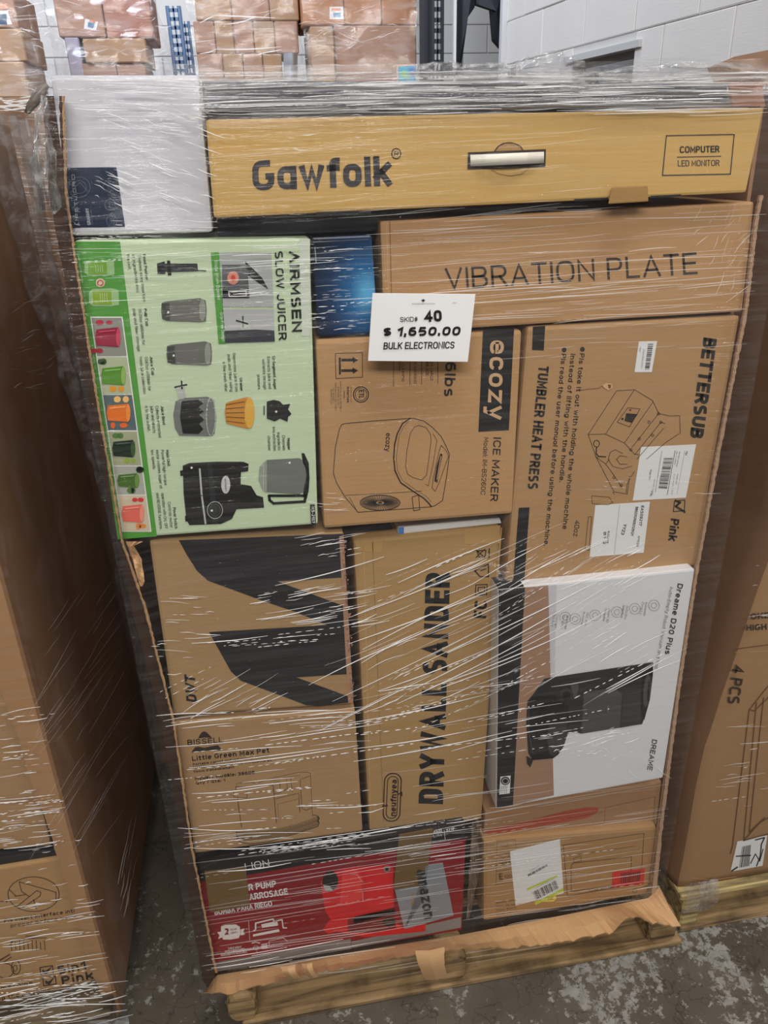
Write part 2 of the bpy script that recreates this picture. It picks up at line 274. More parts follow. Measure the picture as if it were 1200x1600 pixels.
class Art:
    """prints given in picture measurements of the flat face, laid on the face's own plane"""
    def __init__(s, parent, plane, frame=(0, 0, 1)):
        s.p = parent; s.n, s.c = plane; s.fr = frame; s.b = {}; s.order = []; s.cur = 'printed_artwork'; s.lay = 0; s.par = parent
    def P(s, x, y):
        X = s.fr[0]+x/s.fr[2]; Y = s.fr[1]+y/s.fr[2]
        v = onP(X, Y, s.n, s.c); return v + (Vector(s.n) * (-.0005*(1+s.lay)))
    def _add(s, V, F, mat):
        k = (s.cur, mat.name, s.par.name)
        if s.cur in SEP: k = k+(len(s.order),)
        if k not in s.b: s.b[k] = (Acc(), mat, s.par, s.cur); s.order.append(k)
        s.b[k][0].add(V, F)
    def poly(s, pts, mat): s._add([s.P(*p) for p in pts], [tuple(range(len(pts)))], mat)
    def line(s, pts, w, mat, closed=False):
        if closed: pts = list(pts)+[pts[0]]
        for (a, b) in zip(pts[:-1], pts[1:]):
            dx, dy = b[0]-a[0], b[1]-a[1]; l = math.hypot(dx, dy)
            if l < 1e-6: continue
            nx, ny = -dy/l*w/2, dx/l*w/2; ex, ey = dx/l*w*.3, dy/l*w*.3
            s.poly([(a[0]-ex+nx, a[1]-ey+ny), (b[0]+ex+nx, b[1]+ey+ny), (b[0]+ex-nx, b[1]+ey-ny), (a[0]-ex-nx, a[1]-ey-ny)], mat)
    def ell(s, cx, cy, rx, ry, mat, w=0, rot=0, n=24, a0=0, a1=360):
        c, q = math.cos(math.radians(rot)), math.sin(math.radians(rot)); pts = []
        for i in range(n+1):
            a = math.radians(a0+(a1-a0)*i/n); x, y = rx*math.cos(a), ry*math.sin(a)
            pts.append((cx+x*c-y*q, cy+x*q+y*c))
        if w: s.line(pts, w, mat)
        else: s.poly(pts[:-1] if a1-a0 == 360 else pts, mat)
    def text(s, t, p0, p1, h, mat, bold=0, slant=0):
        dx, dy = p1[0]-p0[0], p1[1]-p0[1]; W = math.hypot(dx, dy); ux, uy = dx/W, dy/W
        T = lambda q: (p0[0]+(q[0]+q[1]*slant)*ux+q[1]*uy, p0[1]+(q[0]+q[1]*slant)*uy-q[1]*ux)
        S, pen = glyph_strokes(t, W, h, max(.06, .125+bold*3.4)); s.join = 1
        for st, ne in S: s.pline([T(q) for q in st], pen, mat, 0 if ne else .5)
    def pline(s, P, w, mat, ex=.5):
        """mitred pen stroke with square ends"""
        Q = [P[0]]
        for p in P[1:]:
            if math.hypot(p[0]-Q[-1][0], p[1]-Q[-1][1]) > 1e-3: Q.append(p)
        P = Q; n = len(P)
        if n < 2: return
        D = [((P[i+1][0]-P[i][0]), (P[i+1][1]-P[i][1])) for i in range(n-1)]; D = [(a/math.hypot(a, b), b/math.hypot(a, b)) for a, b in D]
        loop = math.hypot(P[0][0]-P[-1][0], P[0][1]-P[-1][1]) < 1e-3; L, R = [], []
        for i in range(n):
            e = w/2; ext = 0
            if 0 < i < n-1: d0, d1 = D[i-1], D[i]
            elif loop: d0, d1 = D[-1], D[0]
            else: d0 = d1 = D[min(i, n-2)]; ext = (-1 if i == 0 else 1)*w*ex
            nx, ny = -(d0[1]+d1[1]), d0[0]+d1[0]; l = math.hypot(nx, ny)
            if l < .2: nx, ny, k = -d0[1], d0[0], 1
            else: nx, ny = nx/l, ny/l; k = min(2.0, 1/max(.3, nx*-d0[1]+ny*d0[0]))
            cx, cy = P[i][0]+d0[0]*ext, P[i][1]+d0[1]*ext
            L.append((cx+nx*e*k, cy+ny*e*k)); R.append((cx-nx*e*k, cy-ny*e*k))
        V = [s.P(*p) for p in L]+[s.P(*p) for p in R]
        s._add(V, [(i, i+1, n+i+1, n+i) for i in range(n-1)], mat)
    def bars(s, q, n, mat, seed=1, fill=.5):   # q: TL TR BR BL ; bars run TL->BL, spaced along TL->TR
        rnd = random.Random(seed)
        ws = [rnd.choice((1, 1, 2, 3)) for _ in range(2*n)]; T = sum(ws); t = 0
        def L2(u, v): 
            a = (q[0][0]+(q[1][0]-q[0][0])*u, q[0][1]+(q[1][1]-q[0][1])*u); b = (q[3][0]+(q[2][0]-q[3][0])*u, q[3][1]+(q[2][1]-q[3][1])*u)
            return (a[0]+(b[0]-a[0])*v, a[1]+(b[1]-a[1])*v)
        for i, wd in enumerate(ws):
            if i % 2 == 0: s.poly([L2(t/T, 0), L2((t+wd)/T, 0), L2((t+wd)/T, 1), L2(t/T, 1)], mat)
            t += wd
    def sticker(s, name, q, mat, label=None, th=.0006):
        """a paper label as a thin slab; later prints with s.par = it are its sub-parts"""
        P = [s.P(*p) for p in q]; n = Vector(s.n); Q = [v+n*(.0004*(1+s.lay)) for v in P]
        V, F = hexa(P, Q); return mesh(name, V, F, mat, s.p, label=label)
    def flush(s):
        for k in s.order:
            a, m, par, nm = s.b[k]; mesh(nm, a.V, a.F, m, par)
        s.b = {}; s.order = []
YP = lambda y: ((0, 1, 0), y)
BOXES = []
def carton(px, Y, depth, mat, name, label, cat='box', group=None, r=.004, dz=0):
    P = [onY(x, y, Y) for x, y in px]; Q = [v+Vector((0, depth, 0)) for v in P]
    V, F = hexa(P, Q); V, F = bev(V, F, r)
    BOXES.append((P, Y))
    base = (sum(p.x for p in P)/4, Y+depth/2, min(p.z for p in P))
    return mesh(name, V, F, mat, None, base, label=label, cat=cat, group=group)

# ------------------------------------------------------------------ the setting
def floor_mat():
    m, nt, N, L, bs = nmat('worn_painted_concrete')
    tc = N.new('ShaderNodeTexCoord')
    def noi(sc, det, dist=0, rough=.55):
        n = N.new('ShaderNodeTexNoise'); n.inputs['Scale'].default_value = sc*1.5; n.inputs['Detail'].default_value = det
        n.inputs['Distortion'].default_value = dist; n.inputs['Roughness'].default_value = rough
        L.new(tc.outputs['Object'], n.inputs['Vector']); return n.outputs['Fac']
    def ramp(src, a, b, ca, cb):
        r = N.new('ShaderNodeValToRGB'); r.color_ramp.elements[0].position = a; r.color_ramp.elements[1].position = b
        r.color_ramp.elements[0].color = ca; r.color_ramp.elements[1].color = cb; L.new(src, r.inputs[0]); return r.outputs[0]
    def mix(f, a, b):
        x = N.new('ShaderNodeMix'); x.data_type = 'RGBA'
        L.new(f, x.inputs[0])
        for i, v in ((6, a), (7, b)):
            if isinstance(v, tuple): x.inputs[i].default_value = v
            else: L.new(v, x.inputs[i])
        return x.outputs[2]
    base = ramp(noi(3.2, 8), .3, .7, srgb(80, 73, 63), srgb(106, 97, 85))
    pale = ramp(noi(30, 6), .35, .65, srgb(138, 136, 130), srgb(160, 158, 152))
    big = noi(3.1, 3, .4); fine = noi(26, 9, .15, .75)
    ad = N.new('ShaderNodeMath'); ad.operation = 'MULTIPLY_ADD'; ad.inputs[1].default_value = .55; L.new(big, ad.inputs[0]); L.new(fine, ad.inputs[2])
    # the paint survives mostly towards the right aisle (world +x)
    sx = N.new('ShaderNodeSeparateXYZ'); L.new(tc.outputs['Object'], sx.inputs[0])
    mr = N.new('ShaderNodeMapRange'); mr.inputs['From Min'].default_value = .35; mr.inputs['From Max'].default_value = 1.0
    mr.inputs['To Min'].default_value = -.09; mr.inputs['To Max'].default_value = .03; L.new(sx.outputs[0], mr.inputs['Value'])
    a2 = N.new('ShaderNodeMath'); L.new(ad.outputs[0], a2.inputs[0]); L.new(mr.outputs[0], a2.inputs[1])
    mask = ramp(a2.outputs[0], .80, .825, (0, 0, 0, 1), (1, 1, 1, 1))
    vo = N.new('ShaderNodeTexVoronoi'); vo.feature = 'DISTANCE_TO_EDGE'; vo.inputs['Scale'].default_value = 11
    ds = N.new('ShaderNodeVectorMath'); ds.operation = 'ADD'; nn = N.new('ShaderNodeTexNoise'); nn.inputs['Scale'].default_value = 9; nn.inputs['Detail'].default_value = 6
    L.new(tc.outputs['Object'], nn.inputs['Vector']); sc = N.new('ShaderNodeVectorMath'); sc.operation = 'SCALE'; sc.inputs['Scale'].default_value = .25
    L.new(nn.outputs['Color'], sc.inputs[0]); L.new(tc.outputs['Object'], ds.inputs[0]); L.new(sc.outputs[0], ds.inputs[1]); L.new(ds.outputs[0], vo.inputs['Vector'])
    crack = ramp(vo.outputs['Distance'], .004, .02, srgb(70, 66, 60), srgb(255, 255, 255))
    col = mix(mask, base, pale)
    mu = N.new('ShaderNodeMix'); mu.data_type = 'RGBA'; mu.blend_type = 'MULTIPLY'; mu.inputs[0].default_value = .5; L.new(col, mu.inputs[6]); L.new(crack, mu.inputs[7])
    L.new(mu.outputs[2], bs.inputs['Base Color']); bs.inputs['Roughness'].default_value = .55
    bp = N.new('ShaderNodeBump'); bp.inputs['Strength'].default_value = .3; bp.inputs['Distance'].default_value = .002
    L.new(a2.outputs[0], bp.inputs['Height']); L.new(bp.outputs[0], bs.inputs['Normal'])
    return m
V, F = cub(-4.5, -4.2, -.1, 6.0, 6.0, 0)
mesh('floor', V, F, floor_mat(), None, (0, 0, 0), kind='structure')
def paint_mat(name, r, g, b):
    m = card(name, r, g, b, .10, .1, rough=.55, bump=.25); return m
BLOCK = paint_mat('painted_block', 226, 224, 220); MORTAR = paint_mat('painted_mortar', 212, 211, 208)
# back wall of large painted blocks, seen between the far loads
V, F = cub(-4.5, 5.93, 0, 6.0, 6.1, 5.2)
wb = mesh('wall_back', V, F, MORTAR, None, (0, 6, 0), kind='structure')
def blk(parent, c, ux, hx, hz, dpt, mat, n):
    P = [c-ux*hx+Vector((0, 0, hz)), c+ux*hx+Vector((0, 0, hz)), c+ux*hx-Vector((0, 0, hz)), c-ux*hx-Vector((0, 0, hz))]
    Q = [p+n*dpt for p in P]; V, F = hexa(Q, P); V, F = bev(V, F, .004, 1)
    return mesh('concrete_block', V, F, mat, parent)
def wall_row(k): return 2.2+.2*k
for k in range(0, 5):
    z = 2.05+.2*k
    for i in range(16):
        x = -1.9+.4*i+(.2 if k % 2 else 0)
        if x < 2.9: blk(wb, Vector((x+.197, 5.93, z+.1)), Vector((1, 0, 0)), .196, .096, .012, BLOCK, Vector((0, -1, 0)))
# side wall on the right, running away towards the far left
WN = (.992, .127, 0); WC = 1.93*.992; WD = Vector((-.127, .992, 0)); WO = Vector((1.93, 0, 0)); WNv = Vector(WN)
def wallp(t, z, off=0): return WO+WD*t+Vector((0, 0, z))+WNv*off
tA, tB, tE = -3.8, 0, 3.52
wi0, wi1 = onP(897, 98, WN, WC), onP(992, 72, WN, WC)
t0 = (onP(992, 90, WN, WC)-WO).dot(WD); t1 = (onP(896, 100, WN, WC)-WO).dot(WD)   # opening runs t0..t1
zt = (wi0.z+wi1.z)/2+.01; zb = zt-.62
BH = .2; Zc = onP(1000, 42, WN, WC).z
lv = onP(960, 58, WN, WC).z      # a bed joint read off the photograph
m = Acc()
def wbox(t_a, t_b, za, zb_, o0, o1):
    P = [wallp(t_a, zb_, o0), wallp(t_b, zb_, o0), wallp(t_b, za, o0), wallp(t_a, za, o0)]
    Q = [wallp(t_a, zb_, o1), wallp(t_b, zb_, o1), wallp(t_b, za, o1), wallp(t_a, za, o1)]
    return hexa(Q, P)
for a in ((tA, t0, 0, 5.2), (t1, tE, 0, 5.2), (t0, t1, 0, zb), (t0, t1, zt, 5.2)): m.add(*wbox(a[0], a[1], a[2], a[3], 0, .07))
wr = m.make('wall_right', MORTAR, None, (1.93, 0, 0), kind='structure')
k0 = math.floor((lv-1.9)/BH)
for k in range(-5, 6):
    za = lv+k*BH
    if za < 1.3: continue
    off = .2 if k % 2 else 0
    for i in range(-1, 9):
        ta, tb = .3+.4*i+off, .3+.4*(i+1)+off; zq = za+BH
        tb = min(tb, tE)
        if ta >= tE-.02: continue
        if tb > t0 and ta < t1 and za < zt+.02 and zq > zb:
            if za+BH*.5 > zt-.04 and zq > zt+.06 : za2 = zt+.01
            else:
                if ta < t0-.05: tb = t0
                elif tb > t1+.05: ta = t1
                else: continue
                za2 = za
        else: za2 = za
        c = wallp((ta+tb)/2, (za2+zq)/2, 0)
        blk(wr, c, WD, (tb-ta)/2-.0015, (zq-za2)/2-.0015, .004+.003*random.random(), BLOCK, -WNv)
m = Acc(); m.add(*wbox(t0-.05, t1+.06, zt-.014, zt+.012, -.022, .05))
m.make('lintel', plain(196, 198, 200, .4), wr)
m = Acc(); m.add(*wbox(t0, t1, zt-.04, zt-.014, .03, .06)); m.make('opening_trim', plain(120, 122, 126, .4), wr)
m = Acc(); m.add(*wbox(t0-.1, t1+.1, zb-.1, zt+.1, .45, .5)); m.make('opening_dark_backing', plain(14, 14, 16, .9), wr)  # near-black panel paints the unlit space behind the opening
V, F = wbox(t0+.45, t0+.7, zb, zt-.06, .09, .11); mesh('opening_shutter', V, F, plain(92, 94, 98, .5), wr)
# metal corner strip at the wall's far end
V, F = wbox(tE, tE+.03, .0, 5.2, -.03, .2); mesh('trim_1', V, F, plain(206, 208, 212, .4), None, kind='structure')

# ------------------------------------------------------------------ pallets
def pallet(name, label, x0, x1, y0, y1, h, mats, seed=1, feet=True, group=None):
    r = random.Random(seed); base = ((x0+x1)/2, (y0+y1)/2, 0)
    o = empty(name, base, label, 'pallet', group)
    xs = [x0, (x0+x1)/2-.02, x1-.045]
    for x in xs:
        V, F = cub(x, y0+.004, .016, x+.045, y1, h-.018); V, F = bev(V, F, .004, 1)
        for v in V: v += Vector((0, 0, 0)); 
        mesh('stringer', V, F, mats[0], o)
    n = 7; 
    for i in range(n):
        yy = y0+(y1-y0-.1)*i/(n-1)
        V, F = cub(x0-.01+r.uniform(-.006, .006), yy, h-.017, x1+.01+r.uniform(-.006, .006), yy+.09, h); V, F = bev(V, F, .003, 1)
        mesh('deck_board', V, F, mats[i % 2], o)
    for i in range(3):
        yy = y0-.002+(y1-y0-.1)*i/2
        V, F = cub(x0+.0, yy, 0.0, x1, yy+.1, .015); V, F = bev(V, F, .003, 1)
        mesh('bottom_board', V, F, mats[1], o)
    return o
# the nearest pallet: stringer ends under a bottom board standing proud
pm = empty('wooden_pallet', (.30, .45, 0), 'worn wooden pallet under the middle load, ends of its blocks showing', 'pallet')
def logend(px0, px1, ytop, ybot, yb, seed):
    r = random.Random(seed)
    a = onY((px0+px1)/2, (ytop+ybot)/2, -.055); hw = (onY(px1, (ytop+ybot)/2, -.055).x-onY(px0, (ytop+ybot)/2, -.055).x)/2
    V = []; F = []; n = 14; ys = [-.055, -.045, .2, .6, 1.0]
    for j, y in enumerate(ys):
        for i in range(n):
            an = 2*math.pi*i/n; c, s = math.cos(an), math.sin(an)
            sx = abs(c)**.55*(1 if c > 0 else -1); sz = abs(s)**.55*(1 if s > 0 else -1)
            k = (.86 if j == 0 else 1)*(1+r.uniform(-.05, .05))
            V.append(Vector((a.x+sx*hw*k, y, .060+sz*.042*k)))
    for j in range(len(ys)-1):
        for i in range(n): F.append((j*n+i, j*n+(i+1) % n, (j+1)*n+(i+1) % n, (j+1)*n+i))
    F.append(tuple(range(n))[::-1]); F.append(tuple((len(ys)-1)*n+i for i in range(n)))
    return mesh('stringer', V, F, WOOD, pm)
logend(352, 402, 1538, 1600, 0, 1); logend(686, 730, 1487, 1540, 0, 2); logend(1014, 1058, 1445, 1480, 0, 3)
for i, (ya, wd) in enumerate(((-.058, .10), (.42, .1), (.9, .1))):
    x0, x1 = -.17, .85; V, F = cub(x0, ya, .001, x1, ya+wd, .017); V, F = bev(V, F, .004, 1); mesh('bottom_board', V, F, WOOD2 if i else WOOD, pm)
for i in range(7):
    ya = .06+.143*i; V, F = cub(-.21, ya, .102, .86, ya+.09, .117); V, F = bev(V, F, .003, 1); mesh('deck_board', V, F, (WOOD2, WOOD)[i % 2], pm)
pallet('wooden_pallet', 'pale new wooden pallet under the right-hand tall load', 0.862, 1.70, -.025, 1.0, .125, (wood('new_pine', 200, 178, 126), WOOD), 4)
pallet('wooden_pallet', 'wooden pallet under the left load, nearly hidden by gathered film', -1.38, -.44, -.05, .60, .12, (WOOD2, WOOD2), 5)

# ------------------------------------------------------------------ the cut-down board container holding the middle load
GB = card('container_board', 150, 112, 80, .25, .4); GI = card('container_board_pale', 206, 164, 118, .12, .3)
gc = empty('corrugated_container', (.28, .5, .117), 'brown corrugated container with its front torn away, open around the middle load of boxes', 'container')
def jag_strip(name, L, Rr, Y, mat, jl, jr, th=.006, seed=1, step=9, back=0):
    """upright strip between two picture polylines, with torn edges"""
    rnd = random.Random(seed)
    def at(P, y):
        for a, b in zip(P[:-1], P[1:]):
            if a[1] <= y <= b[1]: return a[0]+(b[0]-a[0])*(y-a[1])/(b[1]-a[1])
        return P[0][0] if y < P[0][1] else P[-1][0]
    y0, y1 = L[0][1], L[-1][1]; n = int((y1-y0)/step); V = []; F = []
    for i in range(n+1):
        y = y0+(y1-y0)*i/n; xl = at(L, y)+rnd.uniform(-jl, jl); xr = at(Rr, y)+rnd.uniform(-jr, jr)
        a, b = onY(xl, y, Y+back), onY(xr, y, Y); c = onY(xl*.3+xr*.7, y, Y+back*.45-.002)
        V += [a, c, b, b+Vector((0, th, 0)), a+Vector((0, th, 0))]
    for i in range(n):
        for k in range(5): F.append((i*5+k, i*5+(k+1) % 5, i*5+5+(k+1) % 5, i*5+5+k))
    F += [(4, 3, 2, 1, 0), tuple(n*5+k for k in range(5))]
    return mesh(name, V, F, mat, gc)
Lp = [(66, 150), (76, 300), (112, 500), (150, 690), (184, 850), (208, 960), (252, 1130), (281, 1300), (302, 1450), (320, 1548)]
Rp = [(98, 150), (102, 300), (116, 400), (150, 620), (190, 846), (226, 950), (270, 1125), (300, 1330), (337, 1520)]
jag_strip('corner_strip', Lp, Rp, -.022, card('corner_board_shaded', 96, 70, 52, .3, .4), .6, 1.6, seed=3, back=.09)  # strip board coloured darker than the panels to paint its shade
Re = [(px-4.5, py+2) for px, py in Rp]
jag_strip('cut_edge', [(x-1, y) for x, y in Rp], [(x+2, y) for x, y in Rp], -.027, GI, .7, .9, th=.004, seed=8, step=4)
Lr = [(1188, 305), (1180, 345), (1163, 490), (1122, 700), (1088, 888), (1062, 1050), (1040, 1218), (1031, 1290), (1018, 1400)]
Rr2 = [(1193, 305), (1185, 345), (1168, 490), (1127, 700), (1092, 888), (1067, 1050), (1045, 1218), (1036, 1290), (1025, 1400)]
jag_strip('cut_edge', Lr, Rr2, -.018, card('cut_edge_board', 186, 152, 122, .3, .4), .5, .8, th=.005, seed=9, step=4)
jag_strip('corner_flap', [(1139, 128), (1146, 166)], [(1192, 132), (1195, 168)], .03, card('red_brown_board', 160, 104, 76), .5, 2, seed=11, step=8)
def panel(name, P, th, mat, rnd=0): V, F = hexa(P, [p+th for p in P]); return mesh(name, V, F, mat, gc)
panel('side_panel', [Vector((-.252, .09, 1.78)), Vector((-.252, 1.0, 1.78)), Vector((-.252, 1.0, .12)), Vector((-.245, .09, .12))], Vector((.006, 0, 0)), GB)
panel('side_panel', [Vector((.768, .03, 1.76)), Vector((.768, 1.0, 1.76)), Vector((.796, 1.0, .12)), Vector((.796, .03, .12))], Vector((.006, 0, 0)), GB)
panel('back_panel', [Vector((-.25, 1.0, 1.76)), Vector((.79, 1.0, 1.76)), Vector((.81, 1.0, .12)), Vector((-.25, 1.0, .12))], Vector((0, .006, 0)), GB)
# front flap folded out and down over the pallet, torn lower edge
top = [(322, 1548), (337, 1524), (430, 1508), (560, 1486), (722, 1460), (880, 1430), (1014, 1403), (1030, 1386)]
bot = [(318, 1552), (362, 1552), (440, 1530), (600, 1500), (700, 1484), (800, 1480), (880, 1472), (960, 1456), (1010, 1440), (1064, 1448)]
def interp(P, x):
    for a, b in zip(P[:-1], P[1:]):
        if a[0] <= x <= b[0]: return a[1]+(b[1]-a[1])*(x-a[0])/(b[0]-a[0])
    return P[0][1] if x < P[0][0] else P[-1][1]
rnd = random.Random(4); V = []; F = []; n = 120
for i in range(n+1):
    u = i/n; xt = 322+(1030-322)*u; xb = 318+(1064-318)*u
    a = onY(xt, interp(top, xt), -.018); j = rnd.uniform(-2.2, 2.2)
    if .86 < u < .93: j -= 14*math.sin((u-.86)/.07*math.pi)
    b = onY(xb, interp(bot, xb)+j, -.085); c = (a+b)/2+Vector((0, -.004+.003*math.sin(u*30), .004*math.sin(u*17)))
    dn = Vector((0, .0015, -.005))
    V += [a, c, b, b+dn, c+dn, a+dn]
for i in range(n):
    for k in range(6): F.append((i*6+k, i*6+(k+1) % 6, i*6+6+(k+1) % 6, i*6+6+k))
F += [(5, 4, 3, 2, 1, 0), tuple(n*6+k for k in range(6))]
mesh('front_flap', V, F, GI, gc, label='pale folded-out front flap with torn lower edge')
def curl(px, py0, w, drop, out, seed, n=14):
    V = []; F = []; r = random.Random(seed)
    for i in range(n+1):
        t = i/n; y = py0+drop*t; yy = -.088-out*math.sin(t*math.pi*.9); ww = w*(1-.25*t)+r.uniform(-1, 1)
        sh = 10*t*t
        a = onY(px+sh-ww/2, y, yy); b = onY(px+sh+ww/2, y-ww*.12, yy-.004); m_ = onY(px+sh, y, yy-.006)
        V += [a, m_, b, b+Vector((0, .003, 0)), m_+Vector((0, .003, 0)), a+Vector((0, .003, 0))]
    for i in range(n):
        for k in range(6): F.append((i*6+k, i*6+(k+1) % 6, i*6+6+(k+1) % 6, i*6+6+k))
    F += [(5, 4, 3, 2, 1, 0), tuple(n*6+k for k in range(6))]
    return mesh('torn_strip', V, F, GI, gc)
curl(672, 1487, 46, 44, .010, 1); curl(450, 1512, 22, 18, .008, 2); curl(480, 1508, 16, 20, .006, 3)
# crumpled liner beside the red box and a curled scrap up the left gap
def rag(name, Lq, Rq, Y, mat, parent, seed=1, step=7, amp=.008, **k):
    r = random.Random(seed); V = []; F = []
    def at(P, y):
        for a, b in zip(P[:-1], P[1:]):
            if a[1] <= y <= b[1]: return a[0]+(b[0]-a[0])*(y-a[1])/(b[1]-a[1])
        return P[-1][0]
    y0, y1 = Lq[0][1], Lq[-1][1]; n = max(3, int((y1-y0)/step)); m = 6
    for i in range(n+1):
        y = y0+(y1-y0)*i/n
        for j in range(m+1):
            x = at(Lq, y)+(at(Rq, y)-at(Lq, y))*j/m+(r.uniform(-1, 1) if j in (0, m) else 0)
            V.append(onY(x, y, Y+amp*noise.noise(Vector((x*.12, y*.05, seed)))*2))
    for i in range(n):
        for j in range(m):
            a = i*(m+1)+j; F.append((a, a+1, a+m+2, a+m+1))
    return mesh(name, V, F, mat, parent, **k)
rag('crumpled_liner', [(737, 1287), (733, 1370), (728, 1440)], [(757, 1283), (748, 1370), (732, 1440)], .03, card('grey_board', 132, 112, 92), gc, 2)
rag('torn_strip', [(196, 846), (206, 872), (214, 900), (219, 916)], [(206, 850), (221, 872), (226, 905), (223, 917)], -.02, GI, gc, 5)

# ------------------------------------------------------------------ the boxes of the middle load
FP = 'in the middle load'
# 1 tall white carton, top left
b = carton([(78, 117), (311, 117), (333, 363), (112, 369)], 0, .35, card('white_board', 214, 214, 222, .04, .06), 'carton', 'tall white carton with a navy corner label, top left of the middle load', r=.006)
a = Art(b, YP(0), (0, 0, 2)); NAVY = card('navy_print', 34, 46, 72, .2, .1, rough=.35)
lb = a.sticker('printed_panel', [(206, 524), (364, 522), (391, 709), (224, 712)], NAVY, 'navy printed panel'); a.par = lb; a.lay = 1
PW = plain(200, 206, 216, .5); PG_ = plain(120, 132, 150, .5)
a.cur = 'printed_lettering'
a.text('PETLIBRO', (246, 690-9), (233, 545), 9, PW); a.text('GRANARY', (284, 702), (277, 650), 10, PW, .02)
a.ell(240, 694, 7, 7, PW, 2.6, a0=-120, a1=170); a.line([(243, 702), (250, 703)], 2.4, PW)
a.text('Smart feeder', (291, 702), (286, 655), 5, PG_)
for cx, cy in ((340, 582), (345, 640), (350, 690)):
    a.ell(cx, cy, 17, 17, PG_, 1); a.text('APP', (cx+2, cy+9), (cx, cy-9), 5, PG_); a.text('WIFI', (cx+9, cy+9), (cx+7, cy-9), 4, PG_)
a.ell(248, 585, 34, 32, PG_, 1.2); a.ell(248, 585, 22, 20, PG_, 1); a.line([(222, 600), (250, 570), (275, 598)], 1.2, PG_)
a.flush()
# 2 dark carton lying on top at the back
DK = card('dark_blue_board', 28, 36, 56, .3, .1, rough=.35)
b = carton([(316, 126), (1137, 130), (1137, 160), (318, 174)], .06, .30, DK, 'flat_carton', 'long black carton lying on top of the yellow-tan monitor carton', r=.003)
# 3 monitor carton
MT = card('monitor_board', 205, 166, 96, .06, .22)
b = carton([(321, 187), (1194, 168), (1166, 301), (334, 341)], -.02, .36, MT, 'monitor_carton', 'long yellow-tan monitor carton with a white carry handle, near the top', r=.004)
a = Art(b, YP(-.02)); a.cur = 'brand_lettering'
GI2 = plain(44, 40, 40, .55)
a.text('G\u0251wfolk', (395, 298), (612, 290), 47, GI2, .034)
a.cur = 'registered_mark'; a.ell(619, 240, 7, 8, GI2, 1.6); a.text('R', (616, 244), (623, 244), 8, GI2)
a.cur = 'printed_lettering'
a.line([(1041, 212), (1147, 210), (1141, 272), (1035, 274)], 1.6, GI2, closed=True)
a.text('COMPUTER', (1062, 239), (1124, 238), 10.5, GI2, .02); a.line([(1058, 245.5), (1126, 244)], 1.3, GI2); a.text('LED MONITOR', (1059, 260), (1124, 259), 9.5, GI2)
a.cur = 'handle_slot'; SH = plain(52, 40, 28, .8)  # flat dark decal paints the shade of the handle recess
a.poly([(731, 238), (853, 233), (852, 261), (730, 265)], SH)
a.poly([(773, 236), (778, 229), (787, 224), (797, 223), (806, 225), (813, 229), (817, 235)], card('cut_board', 176, 136, 78)); a.line([(773, 236), (778, 229), (787, 224), (797, 223), (806, 225), (813, 229), (817, 235)], 2, SH)
a.line([(768, 266), (780, 272), (797, 275), (815, 272), (826, 263)], 1.5, plain(150, 114, 62))
a.cur = 'tuck_slot'  # cutouts drawn as flat black slits, their inner shade painted on
a.poly([(494, 331.5), (580, 328.5), (580, 333), (494, 336)], INK); a.poly([(897, 311), (950, 308.5), (950, 312), (897, 314.5)], INK); a.poly([(1016, 306), (1064, 303.5), (1064, 307), (1016, 309.5)], INK)
a.flush()
P = [onY(735+115*t, 242-5*t+18*s, -.021-.010*math.sin(math.pi*t)) for t in [i/12 for i in range(13)] for s in (0, 1)]
V = P+[p+Vector((0, .002, 0)) for p in P]; F = []
for i in range(12):
    q = (2*i, 2*i+1, 2*i+3, 2*i+2); F += [q, tuple(x+26 for x in q[::-1]), (2*i, 2*i+2, 2*i+28, 2*i+26), (2*i+1, 2*i+27, 2*i+29, 2*i+3)]
mesh('carry_handle', V, F, plain(226, 220, 206, .35), b, smooth=True, label='white plastic carry handle')
V, F = hexa([onY(956, 292, -.028), onY(1012, 290, -.028), onY(1013, 315, -.031), onY(950, 319, -.031)], [onY(956, 292, -.023), onY(1012, 290, -.023), onY(1013, 315, -.026), onY(950, 319, -.026)])
V, F = bev(V, F, .0018, 2); mesh('tuck_tab', V, F, card('tab_board', 150, 114, 66), b)
# 4 dark slot below the monitor carton
b = carton([(337, 346), (588, 336), (588, 361), (340, 371)], .025, .3, DK, 'flat_carton', 'flat black carton under the left end of the yellow-tan monitor carton', r=.003)
# 5 juicer carton
JG = card('juicer_print', 204, 222, 186, .04, .05, rough=.4)
b = carton([(116, 376), (484, 372), (497, 819), (189, 842)], -.008, .32, JG, 'juicer_carton', 'pale green juicer carton with a bright green photo band down its left side', r=.004)
a = Art(b, YP(-.008), (100, 350, 2.857))
GR = plain(84, 160, 60, .4); BK = plain(30, 31, 30, .4); GY = plain(108, 112, 106, .4); DG = plain(56, 58, 60, .4); LG = plain(190, 194, 186, .4); WH = plain(240, 240, 236, .4)
TXT = plain(44, 50, 44, .5)
a.cur = 'green_band'; a.poly([(46, 78), (250, 78), (415, 1394), (240, 1407)], GR)
a.poly([(1050, 66), (1098, 66), (1098, 500), (1060, 500)], plain(214, 222, 205, .4))
a.cur = 'printed_picture'; a.lay = 1
def xl(y): return 120+(262-120)*(y-415)/957
def xr(y): return 260+(389-260)*(y-415)/957
a.poly([(xl(413)-2, 413), (xr(413)+2, 413), (xr(1373)+2, 1373), (xl(1373)-2, 1373)], WH)
